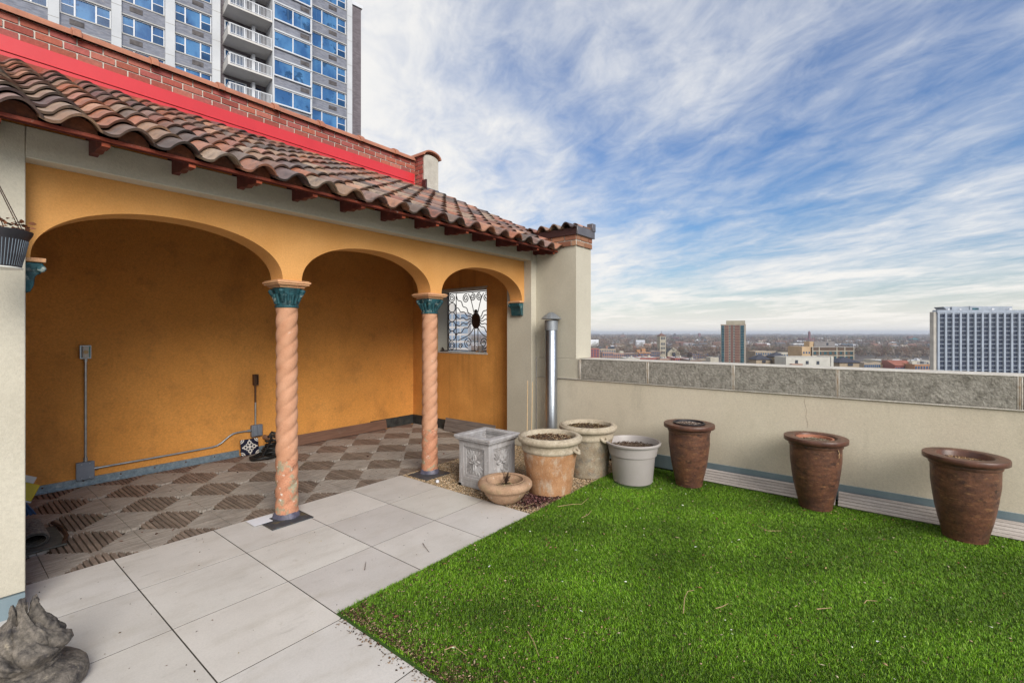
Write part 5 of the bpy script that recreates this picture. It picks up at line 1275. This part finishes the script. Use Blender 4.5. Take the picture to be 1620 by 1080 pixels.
# ---- white grid tower at the right
f = 295; x, y = at(1483, f); wt = thing('grid_tower', 'wide white high-rise with a grid of dark windows at the right', 'tower', (x, y, GZ), VR)
zt_ = at(0, f, 492.5)[2]-GZ; WW = 92; bay = 4.62; fh = 2.72; col_w = 1.25
m_wt = bmat('b_white_grid', (.34,.39,.47)); MB().box(0, 1.6, 0, WW, 14, zt_).build('core', mTGlass2, wt, local=True, smooth=False) if False else None
nb_ = 19; nf_ = 15
pb_ = MB(); pb_.box(0, .9, 0, WW, 3.2, zt_-.2); pb_.box(30, 3.2, 0, WW, 18, zt_-.2); pb_.build('core', m_wt, wt, local=True, smooth=False)
MB().box(-.3, -.35, zt_-1.0, WW, 3.2, zt_+.9).build('roof_band', m_wt, wt, local=True, smooth=False)
MB().box(-2.0, .4, 0, -.02, 3.2, zt_-.3).build('end_wall', bmat('b_end_beige', (.46,.44,.40)), wt, local=True, smooth=False)
for c in range(nb_+1):
    MB().box(c*bay, -.35, 0, c*bay+col_w, .88, zt_-1.0).build('pier', m_wt, wt, local=True, smooth=False)
fb = MB()
for k in range(nf_+1):
    for c in range(nb_): fb.box(c*bay+col_w, .05, zt_-1.6-k*fh, (c+1)*bay, .88, zt_-1.0-k*fh if k == 0 else zt_-1.28-k*fh)
fb.build('spandrels', m_wt, wt, local=True, smooth=False)
mGrid = mat('grid_window_glass', (.012,.022,.055), (.05,.06,.085), 1.3, .18, spec=.6, contrast=(.45,.6))
first = None
for k in range(nf_-1):
    for c in range(11):
        if k*11+c >= 99: break
        if first is None:
            q = MB(); q.box(0, .55, 0, bay-col_w, .87, fh-.35)
            for u in (.33, .66): q.box((bay-col_w)*u-.06, .45, 0, (bay-col_w)*u+.06, .55, fh-.35)
            first = q.build('window', mGrid, wt, local=True, smooth=False); o_ = first
        else: o_ = first.copy(); COL.objects.link(o_); o_.parent = wt
        o_.location = (c*bay+col_w, 0, zt_-1.28-(k+1)*fh)
q = MB()
for k in range(nf_):
    for c in range(nb_):
        if c < 11 and k*11+c < 99: continue
        q.box(c*bay+col_w, .55, zt_-1.28-(k+1)*fh, (c+1)*bay, .87, zt_-1.63-k*fh)
o_ = q.build('windows', mGrid, wt, local=True, smooth=False); o_['kind'] = 'stuff'
mPent = bmat('b_penthouse_blue', (.34,.38,.44))
MB().box(13, 4, zt_, 24, 14, zt_+3.2).box(24.02, 3.6, zt_, 31, 14, zt_+3.5).box(31.02, 4.5, zt_, 52, 14, zt_+3.4).build('penthouse', mPent, wt, local=True, smooth=False)
MB().prism([(8.5, zt_+3.2), (13, zt_+3.2), (13, zt_), (11.5, zt_)], 'y', 5, 12).build('sloped_screen', mPent, wt, local=True, smooth=False)
MB().box(25.5, 3.5, zt_+.6, 29.5, 3.6, zt_+2.4).build('penthouse_window', mTealG, wt, local=True, smooth=False)
for (u, s_) in ((9, .8), (16.5, .7), (37, 1.0), (48, 1.1)): MB().box(u, 2.6, zt_+.9, u+1.6*s_, 3.1, zt_+.9+1.2*s_).build('roof_vent', mRoofW, wt, local=True, smooth=False)
# ---- brown stepped building, white annex, hip-roofed stair houses
o, w, H_ = building('brown_apartment_block', 'dark brown brick apartment block with cream trim and a grey penthouse', 'building', 1285, 1351, 549, 330, 18, bDk, mRoofG, 8, 4, (1.7, 1.5), 3.2, winm=mTealG, gap=2.2)
tr = MB()
for k in range(4): tr.box(-w/2, -.14, H_-3.0-k*3.2, w/2, -.02, H_-2.55-k*3.2)
for u in (0, .155, .58, .77, .985): tr.box(-w/2+u*w, -.20, 0, -w/2+u*w+.5, -.03, H_)
tr.build('cream_trim', bCream, o, local=True, smooth=False)
MB().box(-w/2-6.6, 1.0, 0, -w/2-.02, 18, H_+.3).build('pale_wing', bYel, o, local=True, smooth=False)
wb = MB()
for k in range(3):
    for c in range(3): wb.box(-w/2-5.8+c*1.9, .93, H_-4.6-k*3.2, -w/2-4.8+c*1.9, .99, H_-3.2-k*3.2)
wb.build('wing_windows', mWin, o, local=True, smooth=False)
MB().box(-w/2+5.2, 6, H_-.6, -w/2+20, 14, H_+3.8).build('penthouse', bmat('b_grey_penthouse', (.22,.205,.205)), o, local=True, smooth=False)
MB().box(-w/2+2.2, 6.5, H_-.6, -w/2+5.1, 13, H_+3.8).build('penthouse_wing', bYel, o, local=True, smooth=False)
MB().box(-w/2+14, 5.9, H_+1.2, -w/2+15.4, 6.0, H_+2.9).build('penthouse_window', mDark, o, local=True, smooth=False)
MB().tube([(-w/2+.5, 3, H_), (-w/2+3.2, 3, H_+3.6)], .12, 5).build('davit', bYel, o, local=True)
o, w, H_ = building('white_building', 'white rendered rooftop building with three black windows', 'building', 1243.5, 1314, 564.6, 205, 9, bWhite, mRoofG, 5, 0)
for (u, dz_) in ((.235, 0), (.475, -.35), (.715, -.45)):
    MB().box(-w/2+u*w-.62, -.06, H_-2.7+dz_, -w/2+u*w+.62, .0, H_-1.35+dz_).box(-w/2+u*w-.72, -.10, H_-2.78+dz_, -w/2+u*w+.72, -.03, H_-2.70+dz_).build('window', mDark, o, local=True, smooth=False)
MB().box(w/2+.02, -.3, 0, w/2+1.1, 9, H_+.25).build('side_pier', bWhite, o, local=True, smooth=False)
MB().box(-w/2+.08*w, -1.8, H_-3.6, -w/2+.32*w, -.12, H_-2.9).build('low_canopy', bPink, o, local=True, smooth=False)
for (a, b_, ap, ev, bot, lab) in ((1195, 1222, 560.3, 568.6, 577, 'dark hip-roofed stair house nearest the brick tower'), (1222, 1246, 556.8, 564.2, 577, 'dark hip-roofed stair house touching the white rendered building'), (1327, 1364, 564.8, 573.3, 583, 'dark hip-roofed stair house right of the white rendered building')):
    f = 215; x, y, z = at((a+b_)/2, f, ev); w = (b_-a)/FPX*f; o = thing('stair_house', lab, 'building', (x, y, GZ), VR, 'dark hip-roofed stair houses'); H_ = z-GZ; za = (ev-ap)/FPX*f
    d_ = w*.9; wi_ = w*.42
    MB().box(-wi_, w*.06, 0, wi_, d_, H_).build('walls', bTan, o, local=True, smooth=False)
    MB().box(-w*.44, w*.04, H_-.25, w*.44, d_+.1, H_).add([(-w/2, -.05, H_), (w/2, -.05, H_), (w/2, d_+.3, H_), (-w/2, d_+.3, H_), (0, d_/2, H_+za)], [(0,3,2,1),(0,1,4),(1,2,4),(2,3,4),(3,0,4)]).build('hip_roof', mSlate, o, local=True, smooth=False)
    MB().box(-w*.07, w*.03, H_-1.55, w*.13, w*.06, H_-.45).build('window', mDark, o, local=True, smooth=False)
o, w, H_ = building('low_roof', 'low grey roof with a white skylight beside the right hip-roofed stair house', 'building', 1316, 1331, 575.5, 225, 8, bTan, mRoofG, 2, 0, parapet=.3)
o, w, H_ = building('low_roof', 'pale rooftop between the two left hip-roofed stair houses', 'building', 1221, 1244, 573.5, 222, 4, bmat('b_blue_white', (.5,.54,.62)), mRoofW, 2, 0, parapet=.3)
# ---- far landmarks
def far(px, w_, ytop, f, m, lab, cat='tower', h=None, cap=0):
    x, y, z = at(px, f, ytop); o = thing('far_tower', lab, cat, (x, y, GZ), VR); ww = w_/FPX*f
    MB().box(-ww/2, 0, 0, ww/2, ww, z-GZ).build('shaft', m, o, local=True, smooth=False)
    if cap: MB().box(-ww*.3, ww*.2, z-GZ, ww*.3, ww*.8, z-GZ+cap/FPX*f).build('top', m, o, local=True, smooth=False)
    return o
mFar = bmat('b_far', (.10,.09,.10)); mFarL = bmat('b_far_light', (.35,.34,.34)); mFarR = bmat('b_far_red', (.16,.06,.07))
far(986, 1.7, 527, 3600, mFar, 'small dark tower on the horizon left of the church tower', cap=.6)
far(1068, 3, 528.3, 2200, mFar, 'faint dark tower on the horizon right of the church tower', cap=1)
far(1070.5, 8, 533, 2180, mFarR, 'faint reddish school building below the horizon near the church', 'building')
far(1107, 3.2, 527.4, 2600, mFarR, 'reddish block tower on the horizon left of the brick tower', cap=.6)
far(1281, 2.6, 525.2, 1700, mFarR, 'slender purple-red clock tower on the horizon above the brown block', cap=1.4)
far(1281, 17, 535, 1720, mFarR, 'low reddish hall at the foot of the slender clock tower', 'building')
far(1374.5, 1, 530, 2300, mFar, 'tiny dark chimney on the horizon at the centre right')
far(1321, 9, 529.2, 4200, mFarL, 'pale wide block on the horizon above the brown block', 'building')
x, y, z = at(1449, 1500, 537); o = thing('far_hall', 'small teal-roofed hall far off before the white tower', 'building', (x, y, GZ), VR)
MB().box(-9, 0, 0, 9, 14, z-GZ).build('walls', mFar, o, local=True, smooth=False)
MB().add([(-11,-2,z-GZ),(11,-2,z-GZ),(11,16,z-GZ),(-11,16,z-GZ),(0,7,z-GZ+6)], [(0,3,2,1),(0,1,4),(1,2,4),(2,3,4),(3,0,4)]).build('roof', bmat('b_teal', (.05,.15,.17)), o, local=True, smooth=False)

# ---- far town and woods (uncountable) + bare trees one can tell apart
def town():
    n = 650; py = 531+25*rng.uniform(0, 1, n)**1.4; f = 26676/(py-527); px = rng.uniform(600, 1700, n)
    mb = MB(); pal = ['#b9bcc4', '#8d8f96', '#6b4d46', '#94796a', '#d5d7dc', '#5f6168', '#7d5a4e', '#4f5b66', '#a8a096']
    for k in range(n):
        x, y = at(px[k], f[k]); w_ = rng.uniform(8, 26)*(1+f[k]/5000); d_ = rng.uniform(8, 16); h = rng.uniform(7, 12)+(0 if rng.random() > .04 else rng.uniform(4, 14)); c = lin(pal[rng.integers(0, len(pal))]); mb.col = (c[0], c[1], c[2], 1)
        mb.tf = Matrix.Translation((x, y, GZ)) @ Matrix.Rotation(VR+rng.normal(0, .15), 4, 'Z'); mb.box(-w_/2, 0, 0, w_/2, d_, h)
        if rng.random() < .5: mb.prism([(-.4, h), (d_/2, h+3), (d_+.4, h)], 'x', -w_/2-.4, w_/2+.4)
    mb.tf = None
    tag(mb.build('far_off_town', mChip, smooth=False), 'hazy roofs of the far town among the trees', 'town', kind='stuff')
town()
def woods():
    n = 9000; py = np.concatenate([rng.uniform(530.2, 540, 4200), rng.uniform(538, 566, 4800)]); f = 26676/(py-527); px = rng.uniform(640, 1680, n)
    V = []; F = []; C = []; base = 0
    pal = 1.25*np.array([(.125,.085,.065), (.165,.12,.090), (.090,.062,.052), (.19,.155,.12), (.105,.085,.078), (.155,.095,.065), (.075,.08,.05)])
    for k in range(n):
        near = f[k] < 1300
        m = 110 if f[k] < 900 else 60 if near else 22
        r_ = max(5.2, .0052*f[k])*rng.uniform(.7, 1.35); h = rng.uniform(10, 18)+(0 if near else 1)
        x, y = at(px[k], f[k])
        u = rng.normal(size=(m, 3)); u /= np.linalg.norm(u, axis=1)[:, None]; rad = rng.uniform(.35, 1, m)**.5
        P = u*rad[:, None]*np.array([r_, r_, h*.42])+np.array([x, y, GZ+h*.6])
        s_ = r_*(.20 if near else .42); D = u+rng.normal(0, .5, (m, 3)); D[:, 2] = np.abs(D[:, 2])+.3; D /= np.linalg.norm(D, axis=1)[:, None]
        S_ = np.cross(D, rng.normal(size=(m, 3))); S_ /= np.linalg.norm(S_, axis=1)[:, None]
        tri = np.stack([P-S_*s_*.28, P+S_*s_*.28, P+D*s_*1.4], 1); V.append(tri.reshape(-1, 3))
        c = pal[rng.integers(0, len(pal))]*rng.uniform(.8, 1.2); cc = np.concatenate([c[None]*rng.uniform(.7, 1.3, (m, 1)), np.ones((m, 1))], 1); C.append(np.repeat(cc, 3, 0))
    V = np.concatenate(V); F = np.arange(len(V)).reshape(-1, 3); C = np.concatenate(C)
    o = mkobj('far_off_woods', V, F, mWoods, cols=C, smooth=False); tag(o, 'brown bare winter woods spreading to the horizon', 'woods', kind='stuff')
mWoods = mat('bare_woods', (1,1,1), None, rough=1, attr=True, spec=0)
woods()
mBark = mat('tree_bark', (.22,.19,.165), (.34,.30,.26), .6, .95)
mTwigs = mat('bare_twigs', (.24,.195,.16), (.33,.28,.24), .3, .95)
def tree_mesh(seed, h=16):
    R = random.Random(seed); tr_, cw = MB(), MB()
    def grow(p, d, L_, r, dep):
        q = p+d*L_; mid_ = (p+q)/2+Vector((R.uniform(-1, 1), R.uniform(-1, 1), 0))*L_*.06
        r = max(r, .085); (tr_ if dep < 3 else cw).tube([p, mid_, q], r, 5 if dep < 3 else 3, max(.06, r*.65))
        if dep >= 6: return
        for k in range(R.choice((2, 3, 3)) if dep < 5 else 3):
            a = R.uniform(0, 2*PI); sp_ = R.uniform(.35, .8); nd = (d+Vector((math.cos(a)*sp_, math.sin(a)*sp_, R.uniform(-.05, .30)))).normalized()
            grow(p+(q-p)*R.uniform(.75, 1), nd, L_*R.uniform(.62, .84), r*.58, dep+1)
    grow(Vector((0, 0, 0)), Vector((0, 0, 1)), h*.20, h*.020, 0)
    return tr_, cw
protos = []
spots = [(1437, 470, 19, 'pale spreading bare tree in front of the woods left of the white tower', 3), (1458, 520, 20, 'palest bare tree nearest the white tower', 1), (1404, 455, 17, 'bare tree whose crown overlaps the yellowish bay-fronted building', 2), (1420, 560, 20, 'broad brown bare tree behind the rust-roofed building', 4),
  (1385, 600, 18, 'bare tree behind the tan building right of the hip roof', 2), (1102, 640, 16, 'bare tree right of the church nave', 1), (1113, 600, 17, 'bare tree between church and beige box', 3), (1135, 640, 18, 'bare tree just left of the brick tower', 4), (1258, 560, 17, 'bare tree above the left end of the white rendered building', 2),
  (1270, 700, 18, 'bare tree left of the dark brown block', 1), (966, 800, 20, 'rounded bare tree behind the block with water tanks', 3), (992, 820, 22, 'large rounded bare tree in the gap left of the church tower', 2), (1470, 640, 17, 'bare tree partly hidden by the white tower edge', 3), (1375, 760, 18, 'bare tree seen above the right hip roof', 4), (1217, 690, 17, 'bare tree behind the tan row right of the brick tower', 1), (1240, 830, 18, 'bare tree far behind the second hip roof', 2)]
made = {}
for (px, f, h, lab, sd) in spots:
    x, y = at(px, f)
    if sd not in made:
        o = thing('bare_tree', lab, 'tree', (x, y, GZ), 0, 'bare winter trees'); a, b = tree_mesh(sd*7+1)
        a.build('trunk', mBark, o, local=True, angle=0); b.build('crown', mTwigs, o, local=True, angle=0); o.scale = (h/16*1.5,)*3; made[sd] = o
    else:
        o = copytree(made[sd], (x, y, GZ), random.uniform(0, 6), lab, h/16*1.5)

# ---- apartment tower behind the brick wall (local: x along the facade, y away from us, origin at its brick corner strip)
DX, DY = at(520, 49.7); fdir = Vector((SS*.7315+CC*.6818, -CC*.7315+SS*.6818, 0)).normalized()
AT = thing('apartment_tower', 'tall white and grey-brick apartment tower with blue windows and balconies', 'tower', (DX, DY, 0), math.atan2(fdir.y, fdir.x))
FH = 2.66; Z0 = 24.92; TOPZ = 38.15; YF = 0.0; PB = 1.75
# local x = t, local y>0 = away
body = MB(); body.box(-34, .45, GZ, 1.93, 16, TOPZ-.4); body.build('core', mTBrick, AT, local=True, smooth=False)
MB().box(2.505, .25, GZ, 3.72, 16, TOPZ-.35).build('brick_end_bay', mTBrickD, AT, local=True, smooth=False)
MB().box(2.45, .12, TOPZ-.35, 3.85, 16.1, TOPZ).build('end_bay_coping', mFrameW, AT, local=True, smooth=False)
for (a, b_) in ((1.93, 2.50), (-10.62, -9.98), (-14.05, -13.38), (-17.55, -16.92), (-21.17, -20.55), (-24.8, -24.2), (-28.4, -27.8)):
    MB().box(a, -.22, GZ, b_, .6, TOPZ+1.5).build('pilaster', mTConc, AT, local=True, smooth=False)
jt = MB()
for (a, b_) in ((1.93, 2.50), (-10.62, -9.98), (-14.05, -13.38), (-17.55, -16.92), (-21.17, -20.55)):
    for k in range(-4, 6): jt.box(a-.004, -.235, Z0+.5+k*FH, b_+.004, -.20, Z0+.53+k*FH)
jt.build('pilaster_joints', mTSill, AT, local=True, smooth=False)
def win3(w_, parts_, hh=1.52):
    """window unit of several panes: frame mesh + glass sub-part; parts_ = (x0, x1, sash)"""
    fr = MB(); gl = MB(); gd = MB()
    fr.box(0, -.02, hh-.07, w_, .10, hh); fr.box(0, -.02, 0, w_, .10, .07); fr.box(0, -.02, .07, .07, .10, hh-.07); fr.box(w_-.07, -.02, .07, w_, .10, hh-.07)
    for i, (a, b_, s_) in enumerate(parts_):
        A, B = a*w_, b_*w_
        if i < len(parts_)-1: fr.box(B-.05, -.02, .07, B+.05, .10, hh-.07)
        A += .07 if i == 0 else .05; B -= .07 if i == len(parts_)-1 else .05
        gl.box(A, .05, .07, B, .08, hh-.07)
        if s_: fr.box(A, 0, hh*.5-.03, B, .09, hh*.5+.03); gd.box(A, .030, .07, B, .049, hh*.5-.03)
    return fr, gl, gd
def winrow(x0, x1, yoff, ks, parts_, extra_dark=True):
    fr, gl, gd = win3(x1-x0, parts_); F0 = None
    for k in ks:
        z = Z0+k*FH-1.52
        if F0 is None:
            F0 = fr.build('window', mFrameW, AT, local=True, smooth=False); F0.location = (x0, yoff, z)
            G0 = gl.build('pane', mTGlass, F0, local=True, smooth=False)
            D0 = gd.build('sash_pane', mTGlass2, F0, local=True, smooth=False) if gd.v else None
        else:
            n = F0.copy(); COL.objects.link(n); n.parent = AT; n.location = (x0, yoff, z)
            for s_ in (G0, D0):
                if s_ is not None: m_ = s_.copy(); COL.objects.link(m_); m_.parent = n
KS = range(-3, 6)
P3 = ((0, .28, 1), (.28, .70, 0), (.70, 1, 1))
for (a, b_) in ((-13.38, -10.62), (-16.92, -14.05), (-20.55, -17.55), (-24.2, -21.17), (-27.8, -24.8)):
    winrow(a+.02, b_-.02, .12, KS, P3)
winrow(-2.40, 1.90, .12, KS, ((0, .40, 0), (.40, .78, 0), (.78, 1, 1)))
winrow(-6.02+.1, -2.46, -PB-.04, KS, ((0, .50, 0), (.50, 1, 0)))
# sills, spandrel vents
v0_ = MB().box(0, -.035, 0, .85, -.002, .40).build('air_vent', mVent, AT, local=True, smooth=False); v0_.location = (-16.4, 0, Z0+KS[0]*FH-2.22)
for k in KS:
    zt_ = Z0+k*FH
    for (a, b_, yo) in ((-13.38, -10.62, 0), (-16.92, -14.05, 0), (-20.55, -17.55, 0), (-24.2, -21.17, 0), (-27.8, -24.8, 0), (-2.40, 1.93, 0)):
        MB().box(a, yo-.05, zt_-1.62, b_, .12, zt_-1.52).build('sill', mTSill, AT, local=True, smooth=False)
        MB().box(a, yo-.02, zt_+.002, b_, .10, zt_+.10).build('lintel', mTSill, AT, local=True, smooth=False)
    for (xv) in (-16.4, -13.0+.9, -20.0, 0.0):
        if k == KS[0] and xv == -16.4: continue
        n = v0_.copy(); COL.objects.link(n); n.parent = AT; n.location = (xv, 0, zt_-2.22)
    n = v0_.copy(); COL.objects.link(n); n.parent = AT; n.location = (-3.45, -PB+.055, zt_-2.22)
for (a, b_) in ((-13.38, -10.62), (-16.92, -14.05), (-20.55, -17.55), (-24.2, -21.17), (-27.8, -24.8), (-2.40, 1.93)):
    for k in range(-4, 6): MB().box(a, .0, Z0+k*FH+.10, b_, .44, Z0+(k+1)*FH-1.62).build('brick_spandrel', mTBrick, AT, local=True, smooth=False)
# projecting glazed bay
gb = MB(); gb.box(-6.02, -PB+.06, GZ, -2.42, .44, TOPZ-.4); gb.build('glazed_bay', mTBrick, AT, local=True, smooth=False)
gw_ = MB(); gw_.box(-6.04, -PB-.10, GZ, -5.90, .4, TOPZ-.4); gw_.box(-2.47, -PB-.10, GZ, -2.38, .4, TOPZ-.4)
for k in KS: gw_.box(-5.9, -PB-.14, Z0+k*FH+.02, -2.36, -PB+.05, Z0+k*FH+.16); gw_.box(-5.9, -PB-.10, Z0+k*FH-1.60, -2.38, -PB+.05, Z0+k*FH-1.52)
gw_.build('bay_frame', mTConc, AT, local=True, smooth=False)
# balconies
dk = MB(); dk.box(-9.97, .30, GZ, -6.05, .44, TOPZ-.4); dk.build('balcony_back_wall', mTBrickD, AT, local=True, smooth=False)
bal0 = None
for k in KS:
    zf = Z0+k*FH-2.05
    if bal0 is None:
        s = MB(); s.box(-9.72, -PB-.10, 0, -6.05, .29, .17); s.box(-9.72, -PB-.10, .17, -9.58, .29, .78)
        bal0 = s.build('balcony', mSoffit, AT, local=True, smooth=False); bal0.location = (0, 0, zf)
        r_ = MB(); r_.box(-9.56, -PB-.08, 1.08, -6.08, -PB-.02, 1.15); r_.box(-9.56, -PB-.08, .24, -6.08, -PB-.02, .29)
        r_.box(-9.66, -PB-.02, 1.08, -9.60, .28, 1.15)
        for i in range(30): xx = -9.52+i*.1165; r_.box(xx, -PB-.065, .29, xx+.03, -PB-.035, 1.08)
        for xx in (-9.57, -8.4, -7.25, -6.12): r_.box(xx-.03, -PB-.085, .17, xx+.03, -PB-.015, 1.15)
        for i in range(8): r_.box(-9.645, -PB+.15+i*.24, .78, -9.615, -PB+.18+i*.24, 1.08)
        rl = r_.build('railing', mFrameW, bal0, local=True, smooth=False)
        d_ = MB(); d_.box(-9.5, .20, .17, -7.9, .27, 2.25); d_.box(-7.2, .20, .17, -6.5, .27, 2.25); dl_ = d_.build('balcony_door', mTGlass2, bal0, local=True, smooth=False)
        p_ = MB(); p_.box(-9.58, .14, .17, -9.5, .28, 2.3); p_.box(-8.7, .14, .17, -8.62, .28, 2.3); p_.box(-7.9, .14, .17, -7.75, .28, 2.3); p_.box(-9.5, .14, 2.22, -7.9, .28, 2.3); p_.box(-7.4, -.4, .17, -7.15, .28, 2.48); fr_ = p_.build('door_frame', mFrameW, bal0, local=True, smooth=False)
        kids = (rl, dl_, fr_)
    else:
        n = bal0.copy(); COL.objects.link(n); n.parent = AT; n.location = (0, 0, zf)
        for c_ in kids: m_ = c_.copy(); COL.objects.link(m_); m_.parent = n
# ---- tower seen through the grille
mPaleGlass = mat('pale_blue_glass', (.16,.22,.32), (.24,.30,.38), .5, .3)
f = 170; x, y = at(741, f); vt_ = thing('window_view_tower', 'pale blue-windowed high-rise seen through the iron grille', 'tower', (x, y, GZ), VR+.0)
H_ = at(0, f, 494)[2]-GZ; wv = 15
MB().box(-wv, 0, 0, 0, 12, H_).build('walls', bmat('b_view', (.46,.45,.46)), vt_, local=True, smooth=False)
MB().box(-8.6, 2, H_, -5.4, 8, H_+3.2).build('penthouse', bmat('b_view2', (.5,.48,.46)), vt_, local=True, smooth=False)
w0 = None
for k in range(8):
    for c in range(5):
        if w0 is None: w0 = MB().box(0, -.08, 0, 2.5, .02, 1.75).build('window', mPaleGlass, vt_, local=True, smooth=False); o_ = w0
        else: o_ = w0.copy(); COL.objects.link(o_); o_.parent = vt_
        o_.location = (-wv+.5+c*2.95, 0, H_-2.4-k*2.6)
# ---- air: pale haze filling everything below the sky
HZ = True
if HZ:
    hm = bpy.data.materials.new('haze'); hm.use_nodes = True; hn = hm.node_tree.nodes; hl = hm.node_tree.links
    hn.remove(hn['Principled BSDF']); pvn = hn.new('ShaderNodeVolumePrincipled'); pvn.inputs['Color'].default_value = (.80,.87,1.0,1); pvn.inputs['Density'].default_value = 1.0/6500; pvn.inputs['Anisotropy'].default_value = .2
    hl.new(pvn.outputs[0], hn['Material Output'].inputs['Volume'])
    hz = MB().box(-14100, -14100, GZ-1, 14100, 14100, TOPZ+3).build('haze', hm, smooth=False); tag(hz, 'thin blue haze over the far city', 'haze', kind='stuff')
